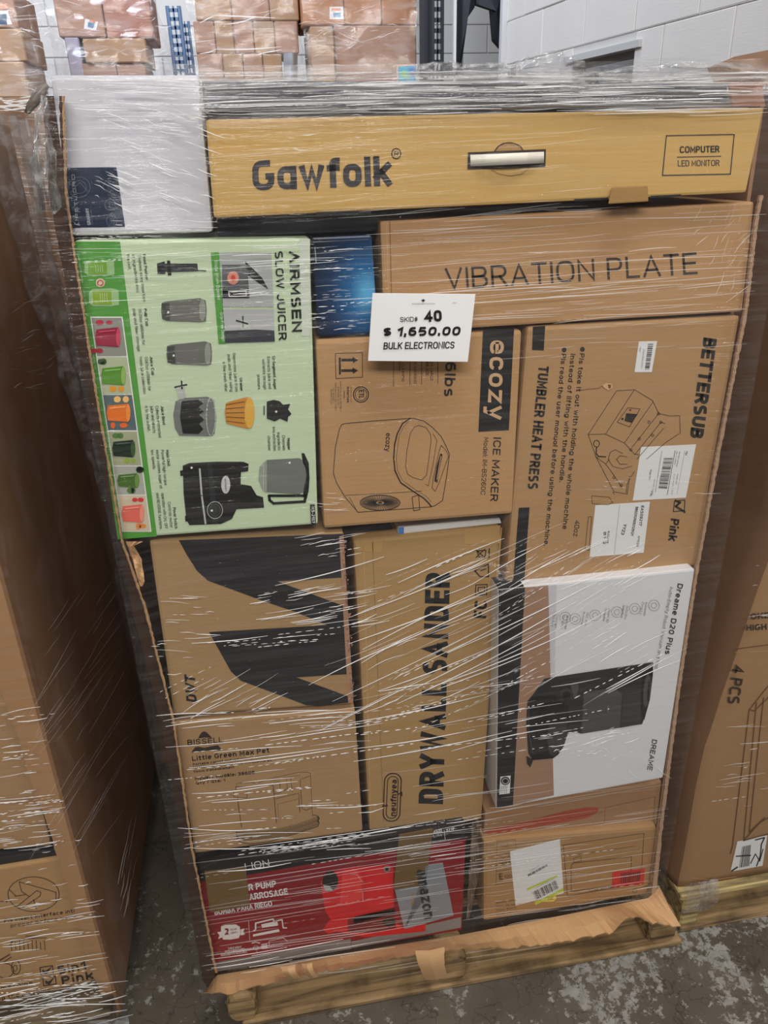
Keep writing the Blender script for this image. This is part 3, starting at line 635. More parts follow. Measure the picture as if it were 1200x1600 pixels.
tiles = [(418, 588, (150, 150, 140), (158, 30, 60), (214, 70, 100)), (593, 757, (186, 196, 160), (88, 150, 40), (150, 190, 90)), (762, 919, (90, 108, 112), (240, 120, 30), (250, 150, 60)),
         (925, 1075, (170, 176, 140), (22, 44, 26), (60, 90, 50)), (1080, 1205, (176, 180, 168), (74, 110, 40), (110, 150, 60)), (1210, 1368, (214, 200, 170), (235, 110, 92), (245, 150, 130))]
rr = random.Random(3)
for i, (ya, yb, bg, gc_, gt) in enumerate(tiles):
    a.lay = 2; a.poly([(xl(ya)+3, ya), (xr(ya)-3, ya), (xr(yb)-3, yb), (xl(yb)+3, yb)], plain(*bg, .4))
    a.lay = 3; x0, x1 = xl(ya)+8, xr(yb)-10; ym = (ya+yb)/2; h = (yb-ya)
    fr = [[(176, 40, 60), (190, 60, 80)], [(240, 160, 40), (60, 90, 50)], [(240, 110, 40), (250, 200, 120)], [(150, 180, 60), (80, 130, 50)], [(90, 130, 60), (50, 90, 40)], [(240, 140, 60), (220, 60, 60)]][i]
    for k in range(4):
        a.ell(x0+rr.uniform(5, 120), ya+(.12 if k % 2 else .86)*h, rr.uniform(10, 18), rr.uniform(9, 15), plain(*fr[k % 2], .4))
    a.lay = 4; a.poly([(x0+18, ym-h*.20), (x1-30, ym-h*.26), (x1-22, ym), (x1-30, ym+h*.26), (x0+18, ym+h*.22), (x0+12, ym)], plain(*gc_, .4))
    a.lay = 5; a.ell(x1-30, ym, 10, h*.24, plain(*gt, .4)); a.lay = 6; a.line([(x0+30, ym-h*.14), (x1-44, ym-h*.18)], 5, plain(*[min(255, c+60) for c in gc_], .4))
a.lay = 1; a.cur = 'printed_picture'
for (x, y, w_, h_, c) in ((92, 165, 132, 66, (120, 176, 60)), (112, 290, 132, 76, (140, 176, 44))):
    a.lay = 1; a.poly([(x, y+14), (x+16, y), (x+w_-30, y-4), (x+w_, y+4), (x+w_+2, y+h_-6), (x+w_-28, y+h_), (x+18, y+h_), (x, y+h_-14)], plain(160, 200, 140, .4))
    a.lay = 2; a.poly([(x+16, y+9), (x+w_-34, y+5), (x+w_-30, y+h_-8), (x+18, y+h_-8)], plain(*c, .4)); a.lay = 3
    for k in range(4): a.line([(x+50+10*k, y+18), (x+52+10*k, y+h_-18)], 2, plain(214, 230, 190, .4))
a.lay = 2; a.ell(163, 262, 20, 20, plain(236, 200, 176, .4)); a.lay = 3; a.ell(163, 262, 12, 12, plain(214, 96, 60, .4), 4)
a.cur = 'printed_lettering'; a.lay = 1
def VT(t, x, y0, y1, h, m=TXT, bold=0):
    s = .145-.115*min(1, max(0, (x-50)/1050)); a.text(t, (x, y0), (x+s*(y1-y0), y1), h, m, bold)
for it in [("Food Pusher", 352, 135, 250, 13, .02), ("Enables easy insertion", 330, 140, 345, 13), ("of ingredients into", 304, 135, 305, 13), ("the unit.", 279, 135, 205, 13),
           ("Pulp Cup", 357, 378, 455, 13, .02), ("20.29oz (600ml) for", 332, 378, 540, 13), ("pulp and fiber storage", 307, 378, 568, 13),
           ("Juice Cup", 383, 590, 675, 13, .02), ("23.67oz (700ml) for", 360, 592, 745, 13), ("fresh juice collection", 336, 592, 757, 13),
           ("Juice Bowl", 432, 812, 895, 13, .02), ("Collects extracted", 408, 812, 952, 13), ("juice and directs", 385, 812, 932, 13), ("it to the outlet.", 361, 812, 925, 13),
           ("Main Unit", 455, 1008, 1080, 13, .02), ("Powerful high-torque", 433, 1008, 1165, 13), ("motor rotates auger at", 410, 1008, 1180, 13), ("low speeds.", 388, 1008, 1095, 13),
           ("Power Switch", 486, 1265, 1358, 13, .02), ("Controls motor", 463, 1240, 1355, 13), ("operation with ON, OFF", 434, 1200, 1360, 13), ("and REVERSE functions.", 411, 1200, 1362, 13),
           ("Hopper", 996, 955, 1008, 13, .02), ("Channels", 973, 943, 1010, 13), ("ingredients", 951, 930, 1010, 13), ("into extraction", 930, 905, 1012, 13), ("chamber", 908, 945, 1012, 13),
           ("12-Segment Auger", 929, 588, 738, 13, .02), ("Extracts juice and", 906, 592, 735, 13), ("nutrients through", 884, 600, 738, 13), ("pressure.", 862, 672, 740, 13),
           ("Strainer", 783, 685, 745, 13, .02), ("Separates juice from", 753, 575, 748, 13), ("pulp and fiber using", 730, 582, 748, 13), ("a fine mesh filter", 708, 615, 748, 13)]:
    VT(it[0], it[1], it[2], it[3], it[4], TXT, it[5] if len(it) > 5 else 0)
a.cur = 'brand_lettering'; VT("\u039bIRMSEN", 1004, 122, 482, 44, BK, .03); VT("SLOW JUICER", 940, 122, 518, 36, BK, .02)
a.lay = 2; a.cur = 'printed_lettering'
for t, x, y0, y1 in (("green vegetable smoothie", 62, 140, 262), ("detox juice", 84, 290, 362), ("fresh berry mix", 122, 540, 650), ("carrot and orange juice blend", 176, 830, 1010), ("healthy every day recipes", 222, 1160, 1305)): VT(t, x, y0, y1, 9, plain(196, 230, 180, .4))
a.cur = 'printed_picture'; a.lay = 1
a.poly([(655, 126), (692, 126), (722, 534), (690, 534)], GR); a.poly([(692, 126), (925, 126), (936, 370), (708, 370)], plain(176, 180, 178, .4)); a.poly([(708, 380), (936, 380), (941, 525), (718, 532)], plain(186, 188, 188, .4))
a.lay = 2; a.poly([(705, 182), (818, 180), (828, 330), (708, 330)], plain(96, 98, 100, .4)); a.poly([(808, 165), (850, 205), (885, 240), (912, 292), (850, 250), (816, 225)], BK); a.poly([(708, 290), (825, 288), (828, 330), (708, 330)], DG)
a.poly([(718, 476), (850, 470), (938, 474), (941, 523), (720, 530)], plain(62, 64, 70, .4)); a.poly([(786, 425), (815, 432), (845, 470), (790, 478)], LG); a.line([(770, 430), (820, 445)], 7, DG); a.line([(798, 410), (800, 458)], 6, DG)
a.lay = 3; a.ell(755, 240, 26, 30, plain(222, 150, 130, .4)); a.lay = 4; a.ell(755, 240, 10, 14, plain(220, 70, 40, .4)); a.line([(735, 300), (812, 298), (814, 320), (738, 322)], 4, WH, True)
VT("Stops When Opened", 672, 162, 338, 13, WH); VT("Drip-Free Design", 697, 395, 522, 13, WH)
a.cur = 'printed_picture'; a.lay = 1
a.poly([(415, 176), (450, 166), (452, 222), (418, 222)], BK); a.poly([(450, 176), (595, 176), (598, 210), (450, 215)], DG); a.poly([(460, 163), (474, 163), (480, 228), (464, 230)], BK); a.line([(595, 206), (633, 209)], 5, DG)
for dx, dy in ((0, 0), (24, 193)):
    a.lay = 1; a.poly([(436+dx, 352+dy), (455+dx, 345+dy), (606+dx, 330+dy), (632+dx, 340+dy), (637+dx, 380+dy), (634+dx, 432+dy), (608+dx, 438+dy), (458+dx, 432+dy), (438+dx, 424+dy), (433+dx, 388+dy)], plain(112, 114, 106, .4))
    a.lay = 2; a.ell(618+dx, 384+dy, 14, 50, plain(150, 154, 142, .4)); a.poly([(437+dx, 354+dy), (470+dx, 350+dy), (474+dx, 430+dy), (440+dx, 424+dy)], plain(70, 72, 68, .4)); a.lay = 3; a.ell(466+dx, 393+dy, 5, 5, WH)
a.lay = 1; a.poly([(498, 790), (540, 776), (640, 770), (670, 785), (680, 860), (672, 935), (645, 946), (515, 944), (495, 910), (488, 850)], plain(120, 124, 118, .4)); a.poly([(500, 728), (535, 722), (545, 778), (512, 782)], LG); a.line([(495, 728), (548, 716)], 7, DG); a.line([(525, 700), (527, 735)], 7, DG)
a.lay = 2; a.poly([(525, 790), (600, 782), (622, 800), (600, 816), (625, 836), (604, 850), (626, 872), (604, 890), (622, 915), (600, 936), (530, 934), (518, 860)], BK); a.lay = 3; a.ell(656, 858, 20, 84, LG, 4)
a.lay = 1; a.poly([(722, 800), (740, 792), (820, 770), (845, 842), (822, 914), (742, 895), (724, 888), (717, 842)], plain(206, 142, 50, .4)); a.lay = 2; a.ell(828, 842, 22, 70, plain(232, 178, 70, .4))
for k in range(5): a.line([(724, 806+18*k), (805, 792+24*k)], 3, plain(110, 66, 20, .4))
a.lay = 1; a.poly([(905, 792), (935, 784), (962, 790), (978, 806), (1010, 802), (1000, 826), (1016, 848), (1000, 860), (998, 882), (965, 868), (940, 880), (905, 868)], BK); a.line([(893, 812), (893, 850)], 5, DG)
a.poly([(905, 1052), (1050, 1044), (1075, 1060), (1082, 1120), (1075, 1190), (1050, 1206), (905, 1196)], plain(118, 124, 116, .4)); a.poly([(872, 1085), (905, 1052), (905, 1200), (885, 1184), (868, 1140)], plain(156, 162, 150, .4))
a.poly([(1060, 1022), (1072, 1022), (1092, 1065), (1096, 1130), (1092, 1190), (1082, 1230), (1066, 1214), (1076, 1130)], BK); a.line([(915, 1212), (1078, 1212), (1074, 1238), (935, 1246), (918, 1232)], 12, BK, True); a.lay = 2; a.line([(890, 1060), (890, 1190)], 3, LG)
a.lay = 1; a.poly([(530, 1078), (560, 1066), (680, 1060), (800, 1060), (824, 1070), (822, 1102), (790, 1108), (788, 1160), (835, 1168), (860, 1210), (888, 1218), (893, 1265), (770, 1272), (750, 1315), (700, 1338), (560, 1343), (546, 1318), (534, 1200)], BK)
a.poly([(518, 1100), (532, 1098), (534, 1122), (520, 1124)], BK); a.poly([(540, 1302), (550, 1300), (552, 1326), (542, 1328)], BK)
a.lay = 2; a.line([(606, 1092), (615, 1210), (632, 1336)], 8, LG); a.poly([(640, 1066), (660, 1064), (690, 1336), (662, 1338)], plain(48, 50, 52, .3)); a.ell(722, 1162, 20, 40, plain(206, 208, 206, .4)); a.lay = 3; VT("airmsen", 716, 1134, 1190, 9, BK); a.ell(674, 1275, 34, 38, plain(190, 192, 190, .4), 3); a.ell(674, 1275, 24, 27, plain(100, 100, 100, .4), 2); a.ell(660, 1277, 5, 5, WH); a.ell(570, 1086, 5, 5, WH); a.ell(1007, 1064, 5, 5, WH); a.ell(947, 836, 5, 5, WH)
a.cur = 'model_badge'; a.poly([(1098, 1250), (1119, 1250), (1124, 1340), (1103, 1342)], BK); a.lay = 4; VT("KS-21B7", 1104, 1262, 1332, 13, WH, .02)
a.flush()
# 6 blue glowing print carton
def glow_mat():
    m, nt, N, L, bs = nmat('blue_gradient_print')
    tc = N.new('ShaderNodeTexCoord'); mp = N.new('ShaderNodeMapping'); L.new(tc.outputs['Object'], mp.inputs['Vector'])
    mp.inputs['Location'].default_value = (-.38, 0, -.5); mp.inputs['Scale'].default_value = (12, .01, 8.5)
    gr = N.new('ShaderNodeTexGradient'); gr.gradient_type = 'SPHERICAL'; L.new(mp.outputs[0], gr.inputs[0])
    r = N.new('ShaderNodeValToRGB'); e = r.color_ramp.elements; e[0].color = srgb(14, 26, 46); e[1].color = srgb(96, 176, 222); e[1].position = .95
    x = e.new(.35); x.color = srgb(20, 54, 94); x = e.new(.7); x.color = srgb(38, 104, 158)
    L.new(gr.outputs['Fac'], r.inputs[0]); L.new(r.outputs[0], bs.inputs['Base Color']); bs.inputs['Roughness'].default_value = .3
    return m
b = carton([(487, 371), (581, 367), (591, 520), (497, 526)], .004, .3, glow_mat(), 'small_carton', 'small dark blue carton with a pale blue glow printed on it, beside the price sheet', r=.003)
a = Art(b, YP(.004)); a.line([(492, 386), (494, 410)], 1.5, plain(150, 160, 170)); a.line([(490, 378), (576, 374)], .8, plain(110, 120, 140)); a.flush()
# 7 vibration plate carton
VB = card('brown_board', 186, 144, 98, .14, .3)
b = carton([(594, 346), (1179, 315), (1160, 487), (600, 521)], 0, .34, VB, 'carton', 'long plain brown carton with thin capital lettering, under the monitor carton', r=.004)
a = Art(b, YP(0)); TI = plain(62, 50, 42, .6)
a.cur = 'product_lettering'; a.text('VIBRATION PLATE', (697, 453), (1090, 428), 34, TI, -.004)
a.cur = 'edge_line'; a.line([(609, 346), (613, 518)], 1.2, plain(132, 96, 60)); a.line([(604, 346), (608, 518)], 1, plain(206, 166, 120)); a.flush()
# 8 ice maker carton
EB = card('orange_brown_board', 188, 146, 98, .10, .3)
b = carton([(493, 532), (816, 516), (801, 803), (506, 826)], 0, .32, EB, 'ice_maker_carton', 'square orange-brown ice maker carton with a black lettered bar, right under the price sheet', r=.006)
a = Art(b, YP(0), (470, 300, 2.963)); EI = plain(46, 34, 28, .6)
a.cur = 'black_bar'; a.poly([(843, 637), (987, 632), (963, 1102), (822, 1110)], INK)
a.cur = 'brand_lettering'; a.lay = 1; EBT = plain(206, 168, 126, .6)
a.text('ecozy', (876, 685), (862, 1050), 84, EBT, .017)
a.lay = 0; a.cur = 'printed_lettering'
a.text('ICE MAKER', (892, 1135), (876, 1430), 36, EI, .012); a.text('Model: IM-BS260C', (848, 1135), (832, 1400), 22, EI)
a.text('26lbs', (672, 735), (662, 945), 50, EI, .02)
for x, y0, y1 in ((635, 760, 886), (560, 760, 890), (506, 760, 892), (430, 760, 900)): a.line([(x, y0), (x-1, y1)], 2, EI)
for t, x, y0, y1 in (('FOR LARGE', 600, 770, 874), ('CUBE SIZE', 580, 765, 850), ('ICE MAKING', 524, 770, 886), ('SELF-CLEANING', 468, 745, 878), ('PROGRAM', 452, 755, 826)): a.text(t, (x, y0), (x-1, y1), 12, EI)
a.cur = 'handling_symbol'; fr = (500, 540, 5.4545)
a.fr = fr; a.line([(130, 66), (360, 58), (362, 268), (136, 280)], 5, EI, True); a.line([(168, 106), (170, 240)], 16, EI)
for y in (122, 212): a.line([(188, y), (278, y-1)], 22, EI); a.poly([(278, y-26), (325, y), (280, y+26)], EI)
a.cur = 'approval_mark'; a.ell(349, 416, 64, 66, EI, 8); a.ell(349, 416, 49, 51, EI, 5); a.text('ETL', (330, 378), (330, 452), 44, EI, .03)
a.text('Intertek', (228, 350), (228, 486), 22, EI, .02); a.line([(264, 352), (264, 484)], 3, EI); a.text('5020005', (200, 384), (200, 452), 12, EI)
for t, x, y0, y1 in (('Conforms to UL 60335-1', 170, 304, 558), ('& 60335-2-24', 150, 352, 506), ('Certified to CSA C22.2', 128, 316, 552), ('No. 60335-1', 108, 360, 490), ('60335-2-24', 90, 372, 500)): a.text(t, (x, y0), (x, y1), 12, EI)
a.fr = (470, 300, 2.963); a.cur = 'product_drawing'; W = 3
a.line([(200, 1072), (330, 1060), (470, 1050), (520, 1047), (570, 1060), (610, 1090), (650, 1132), (672, 1175), (688, 1214), (676, 1310), (656, 1428), (620, 1452), (600, 1457), (430, 1470), (265, 1482), (205, 1412), (165, 1345), (151, 1300), (160, 1180), (178, 1100), (188, 1078), (200, 1072)], W, EI)
a.line([(505, 1048), (470, 1072), (446, 1120), (434, 1170), (430, 1230), (436, 1290), (462, 1345), (520, 1385), (570, 1418), (592, 1440), (604, 1456)], 6, EI)
a.line([(500, 1060), (476, 1085), (454, 1130), (442, 1230), (447, 1286), (470, 1334), (525, 1374), (580, 1408), (606, 1436)], 1.6, EI)
a.line([(545, 1080), (580, 1090), (600, 1120), (603, 1150), (592, 1240), (582, 1310), (560, 1333), (520, 1322), (494, 1305), (485, 1270), (492, 1190), (508, 1115), (525, 1088), (545, 1080)], 2.2, EI)
a.line([(612, 1118), (630, 1150), (612, 1260), (590, 1360), (576, 1352)], 2, EI); a.line([(650, 1172), (675, 1200), (684, 1222), (640, 1345), (622, 1386), (608, 1370), (612, 1330), (640, 1200), (650, 1172)], 2.2, EI)
a.poly([(646, 1210), (656, 1214), (640, 1290), (632, 1345), (618, 1338), (628, 1270)], EI); a.lay = 1; a.line([(648, 1222), (630, 1330)], 3, EBT); a.lay = 0
a.line([(203, 1404), (400, 1394), (560, 1384)], 2, EI); a.line([(262, 1480), (225, 1412)], 2, EI); a.line([(515, 1412), (545, 1402), (551, 1470), (522, 1475)], 3, EI, True)
a.ell(367, 1438, 92, 35, EI, 4)
for k in range(44):
    an = 2*math.pi*k/44; a.line([(367+20*math.cos(an), 1438+8*math.sin(an)), (367+86*math.cos(an+.25), 1438+32*math.sin(an+.25))], 2.6, EI)
a.ell(367, 1438, 10, 5, EI); a.text('ecozy', (394, 1115), (390, 1200), 24, EI, .01)
a.flush()
# 9 heat press carton
TB = card('tan_board', 178, 139, 94, .14, .3)
b = carton([(824, 511), (1157, 493), (1086, 885), (790, 910)], 0, .34, TB, 'carton', 'brown heat press carton with two white shipping labels and a small dent, right side', r=.006)
a = Art(b, YP(0), (770, 320, 2.667)); BI = plain(42, 36, 32, .6); BL = plain(66, 44, 28, .6)
a.cur = 'black_bar'; a.poly([(167, 508), (218, 504), (212, 607), (163, 605)], INK); a.poly([(108, 1262), (153, 1260), (131, 1563), (84, 1572)], INK)
a.cur = 'product_lettering'; a.text('TUMBLER HEAT PRESS', (191, 670), (144, 1182), 43, BI, .05)
a.cur = 'printed_lettering'
a.ell(373, 602, 10, 10, BI); a.text('Pls take it out with holding the whole machine', (362, 618), (290, 1350), 20, BI, .015)
a.text('instead of lifting with the handle.', (324, 620), (276, 1154), 20, BI, .015); a.ell(297, 604, 10, 10, BI)
a.text('Pls read the user manual before using the machine.', (286, 620), (212, 1420), 20, BI, .015)
a.text('40oz', (342, 1314), (335, 1380), 21, BI)
a.cur = 'brand_lettering'; a.text('BETTERSUB', (878, 552), (820, 968), 56, BI, .05)
a.cur = 'colour_name'; a.text('Pink', (742, 1306), (730, 1398), 36, BI, .03); a.line([(757, 1234), (800, 1230), (798, 1274), (752, 1278)], 4, BI, True); a.line([(760, 1232), (780, 1240), (762, 1256), (800, 1280)], 9, BI)
a.cur = 'product_drawing'; W = 2.2
for pts in ([(397, 957), (515, 775), (590, 770), (665, 815), (692, 870)], [(397, 957), (470, 955), (548, 992), (592, 1040), (612, 1040)], [(470, 955), (588, 772)], [(548, 992), (668, 820)], [(397, 957), (430, 1050), (505, 1195), (560, 1205), (570, 1130)],
            [(562, 845), (613, 850), (570, 925), (518, 905), (562, 845)], [(500, 1195), (505, 1205)], [(692, 870), (740, 880), (778, 878), (781, 950), (720, 990), (640, 1060)], [(592, 1040), (700, 905), (718, 912)], [(600, 1060), (712, 930)], [(580, 1010), (690, 870)],
            [(540, 1035), (510, 1020), (490, 1030), (480, 1060), (500, 1090), (540, 1100), (580, 1088)], [(560, 1050), (530, 1045), (515, 1060), (530, 1080), (560, 1080)], [(470, 1080), (500, 1120), (540, 1180)], [(590, 1110), (560, 1160), (555, 1200)], [(430, 1050), (470, 1080), (485, 1060)]): a.line(pts, W, BL)
a.poly([(556, 868), (604, 872), (578, 908), (548, 900)], BI); a.ell(572, 855, 5, 5, plain(150, 50, 30)); a.ell(540, 892, 5, 5, BI)
for cx, cy in ((650, 905), (700, 905), (610, 975), (665, 960), (505, 1135), (535, 1168), (575, 1020), (690, 870)): a.ell(cx, cy, 5, 5, BL, 2)
a.ell(432, 995, 12, 14, BL, 3); a.line([(432, 1008), (430, 1035), (440, 1048), (470, 1050)], 5, BL)
a.line([(412, 1212), (485, 1218), (500, 1240), (480, 1250), (414, 1245)], 2, BL, True); a.line([(398, 1300), (412, 1300), (400, 1440), (384, 1436)], 2, BL, True)
a.cur = 'dent_tear'; a.line([(350, 775), (395, 768), (440, 764), (462, 750)], 3, plain(140, 100, 60)); a.lay = 1; a.poly([(455, 752), (470, 742), (496, 745), (498, 762), (480, 772), (466, 764)], plain(214, 172, 124)); a.lay = 2; a.poly([(478, 748), (492, 749), (490, 762), (482, 764)], plain(110, 78, 46)); a.lay = 0
def ship(q, nm='shipping_label', lab=None):
    o = a.sticker(nm, q, WHITE, lab); a.par = o; a.lay = 1; a.cur = 'label_print'; return o
LI = plain(60, 60, 62, .6); LGy = plain(120, 120, 120, .6)
ship([(608, 570), (684, 568), (662, 697), (590, 697)], lab='small white barcode label')
a.bars([(668, 578), (650, 690), (632, 690), (646, 578)], 22, LI, 2); a.text('X00480LKGV', (626, 600), (616, 680), 6, LGy); a.text('New', (612, 590), (610, 612), 6, LGy)
a.par = b; a.lay = 0; a.flush(); a.fr = (960, 690, 8.421)
ship([(350, 72), (1073, 36), (938, 736), (240, 775)], lab='large white shipping label')
a.line([(622, 120), (535, 660)], 4, LI); a.line([(795, 115), (692, 700)], 6, LI); a.line([(922, 120), (820, 690)], 3, LGy)
a.bars([(765, 215), (688, 620), (575, 612), (650, 215)], 26, LI, 5)
for t, x, y0, y1, x1, h in (('FBA', 936, 120, 178, 926, 26), ('SHIP FROM: warehouse', 850, 124, 330, 810, 16), ('SHIP TO: fulfilment', 812, 122, 300, 784, 16), ('Created 2024', 825, 420, 560, 800, 16), ('Canada L5S', 780, 420, 690, 745, 16), ('Single SKU', 470, 362, 500, 448, 20), ('PLEASE LEAVE', 520, 490, 690, 488, 16), ('A1 BC', 478, 640, 715, 462, 26), ('U000001', 600, 440, 530, 585, 12)):
    a.text(t, (x, y0), (x1, y1), h, LI if h > 16 else LGy)
a.par = b; a.lay = 0; a.flush(); a.fr = (770, 320, 2.667)
ship([(427, 1252), (654, 1237), (628, 1449), (403, 1467)], lab='white routing label beside the word Pink')
for t, x0, y0, x1, y1, h in (('EAS09217', 618, 1252, 608, 1335, 12), ('98023120092129121', 595, 1256, 574, 1376, 11), ('YYZ3', 545, 1328, 533, 1372, 13), ('4/11/30', 605, 1378, 598, 1422, 8), ('ROUTE', 478, 1358, 472, 1410, 8), ('B1 2', 462, 1362, 458, 1412, 10)):
    a.text(t, (x0, y0), (x1, y1), h, LI, .02)
a.line([(528, 1250), (505, 1455)], 1, LGy)
a.par = b; a.lay = 0; a.flush()
# 10 carton with big slanted black graphic
DB = card('kraft_graphic_board', 174, 140, 96, .12, .3)
b = carton([(233, 846), (537, 832), (553, 1100), (271, 1119)], .002, .31, DB, 'tool_carton', 'brown carton with huge slanted black graphic bands, left middle', r=.005)
a = Art(b, YP(.002), (190, 820, 2.927)); BG = card('black_graphic_ink', 40, 40, 42, .2, .25, rough=.5)
a.cur = 'black_graphic'
a.poly([(262, 70), (1012, 40), (1020, 240), (712, 258), (1026, 374), (1030, 452), (940, 458), (800, 400), (640, 345), (395, 255), (345, 210), (300, 140)], BG)
a.poly([(400, 490), (940, 458), (1030, 452), (1036, 682), (800, 697), (1040, 785), (1040, 812), (900, 828), (845, 825), (700, 770), (545, 712), (500, 670)], BG)
a.cur = 'printed_lettering'; a.text('DWT', (345, 812), (335, 690), 48, BG, .04, .25)
a.flush()
rr = random.Random(12)
m = Acc()
for k in range(70):
    y = rr.uniform(838, 1092); x = 535+(y-838)*.06+rr.uniform(-3, 3); s = rr.uniform(1, 4)*(2 if rr.random() < .15 else 1)
    p = onY(x, y, .002-.003); q = onY(x+s, y+rr.uniform(-1, 2), -.004); r3 = onY(x+s*.4, y+s*1.2, -.0015); m.add([p, q, r3], [(0, 1, 2)])
m.add([onY(530, 838, .0012), onY(537, 838, .0012), onY(552, 1098, .0012), onY(544, 1098, .0012)], [(0, 1, 2, 3)])
o = m.make('torn_edge', card('torn_ply', 176, 134, 106), b); o['kind'] = 'stuff'
# 11 thin white box seen edge-on above the sander carton
b = carton([(622, 824), (781, 809), (784, 818), (622, 835)], .03, .3, plain(226, 226, 224, .4), 'slim_box', 'slim white box with a blue end stripe lying on the sander carton', r=.002)
a = Art(b, YP(.03)); a.cur = 'blue_stripe'; a.poly([(622.5, 824), (631, 823), (631, 834.5), (622.5, 835)], plain(74, 132, 196, .4)); a.flush()
b = carton([(500, 833), (614, 826), (614, 838), (500, 838)], .05, .28, plain(26, 26, 30, .35), 'slim_box', 'slim black box beside the slim white one', r=.002)
# 12 drywall sander carton
SB = card('sander_board', 178, 142, 92, .12, .25)
b = carton([(552, 845), (783, 824), (753, 1280), (578, 1313)], .020, .32, SB, 'sander_carton', 'tall tan carton with very large black capitals running up it, middle of the load', r=.006)
a = Art(b, YP(.020), (540, 800, 2.143)); a.cur = 'product_lettering'
a.text('DRYWALL SANDER', (326, 978), (350, 204), 82, INK, .075)
a.cur = 'edge_tape'; SBT = card('tape_tan', 190, 152, 98, .1, .1, rough=.3)
a.poly([(30, 98), (128, 88), (118, 135), (40, 130)], SBT); a.poly([(395, 60), (518, 44), (516, 104), (398, 108)], SBT); a.poly([(520, 52), (524, 52), (508, 260), (500, 250)], SBT)
a.cur = 'edge_line'; a.line([(90, 100), (128, 1040)], 2, plain(150, 116, 70)); a.line([(60, 110), (84, 1060)], 3, plain(196, 158, 108))
a.cur = 'brand_emblem'; RX = plain(66, 30, 30, .6)
def rrect(cx, cy, hw, hh, r, tilt=.0, n=6):
    pts = []
    for (sx, sy, a0) in ((1, -1, -90), (1, 1, 0), (-1, 1, 90), (-1, -1, 180)):
        for i in range(n+1):
            an = math.radians(a0+90*i/n); x = sx*(hw-r)+r*math.cos(an); y = sy*(hh-r)+r*math.sin(an); pts.append((cx+x+tilt*y, cy+y))
    return pts
a.line(rrect(156, 955, 28, 80, 26, -.04), 4, RX, True); a.line(rrect(156, 955, 18, 70, 17, -.04), 3, RX, True)
a.text('neufnyea', (168, 1018), (172, 896), 20, RX, .03); a.line([(124, 985), (140, 982)], 5, RX); a.line([(176, 945), (188, 938), (188, 950)], 4, RX)
a.cur = 'printed_symbols'
a.text('FC', (470, 356), (474, 298), 42, INK, .06)
a.line([(436, 244), (474, 242), (472, 277), (434, 279)], 3, INK, True); a.line([(444, 252), (466, 251), (465, 269), (443, 270)], 3, INK, True)
a.line([(432, 196), (478, 174), (478, 216), (450, 216)], 4, INK, True); a.line([(452, 196), (470, 190)], 3, INK)
a.line([(436, 126), (466, 152)], 3, INK); a.line([(466, 124), (436, 152)], 3, INK); a.line([(440, 130), (470, 128), (466, 150), (446, 150), (440, 130)], 3, INK); a.line([(481, 122), (480, 152)], 4, INK)
a.flush()
# 13 white robot vacuum carton
DW = card('satin_white_board', 226, 226, 228, .04, .04, rough=.35)
b = carton([(779, 921), (1086, 889), (1036, 1216), (775, 1264)], -.022, .34, DW, 'vacuum_carton', 'white robot vacuum carton with a black side bar, lower right', r=.004)
a = Art(b, YP(-.022), (540, 800, 2.143)); a.cur = 'black_bar'; RB = plain(34, 33, 34, .35)
a.poly([(513, 261), (600, 252), (560, 980), (506, 992)], RB)
q0 = onY(779, 921, -.022); q1 = onY(819, 917, -.022); up_ = Vector((0, 0, .0008)); mesh('black_bar', [q0+up_, q1+up_, q1+up_+Vector((0, .05, 0)), q0+up_+Vector((0, .05, 0))], [(0, 1, 2, 3)], RB, b)
a.cur = 'taupe_band'; TP = card('taupe_print', 166, 130, 104, .1, .05, rough=.4); a.poly([(600, 252), (678, 245), (697, 948), (560, 980)], TP)
a.cur = 'shaded_panel'; a.poly([(678, 245), (706, 243), (700, 560), (689, 560)], plain(206, 206, 210, .4))
a.cur = 'product_picture'; a.lay = 1
fr3 = (820, 1000, 5.0); a.fr = fr3
D1 = plain(44, 43, 44, .35); D2 = plain(60, 59, 60, .35); D3 = plain(78, 77, 78, .35); D4 = plain(26, 26, 27, .3)
a.poly([(150, 300), (200, 290), (1000, 170), (1000, 240), (985, 360), (960, 520), (915, 655), (440, 730), (400, 718), (340, 730), (60, 600), (25, 470), (80, 400)], D1)
a.lay = 2; a.poly([(460, 400), (700, 370), (760, 420), (740, 680), (440, 725)], D3); a.poly([(765, 420), (905, 390), (900, 655), (745, 682)], D2)
a.poly([(935, 180), (1000, 172), (998, 270), (975, 460), (930, 625), (905, 560), (905, 380)], D4); a.lay = 3; a.ell(950, 390, 28, 130, D3, rot=5); a.lay = 4; a.ell(962, 400, 7, 85, D4, rot=4)
a.lay = 2; a.poly([(20, 470), (90, 440), (220, 430), (340, 520), (345, 640), (330, 740), (300, 830), (260, 890), (220, 920), (60, 935), (25, 880), (10, 640)], D4)
a.lay = 3; a.poly([(190, 640), (330, 640), (320, 760), (285, 850), (225, 905), (190, 890), (170, 760)], D2); a.poly([(10, 900), (65, 930), (40, 990), (15, 960)], D1); a.ell(320, 420, 45, 52, D2); a.lay = 4; a.ell(322, 430, 34, 40, D4); a.poly([(350, 340), (390, 320), (420, 345), (400, 440), (375, 440)], D3); a.line([(645, 500), (645, 560)], 8, plain(110, 110, 110, .4)); a.line([(28, 500), (22, 680), (60, 880)], 6, D3)
a.lay = 1; a.fr = (540, 800, 2.143); a.cur = 'product_lettering'; DT = plain(40, 40, 44, .5); DTg = plain(120, 120, 124, .5); DTl = plain(158, 158, 162, .5)
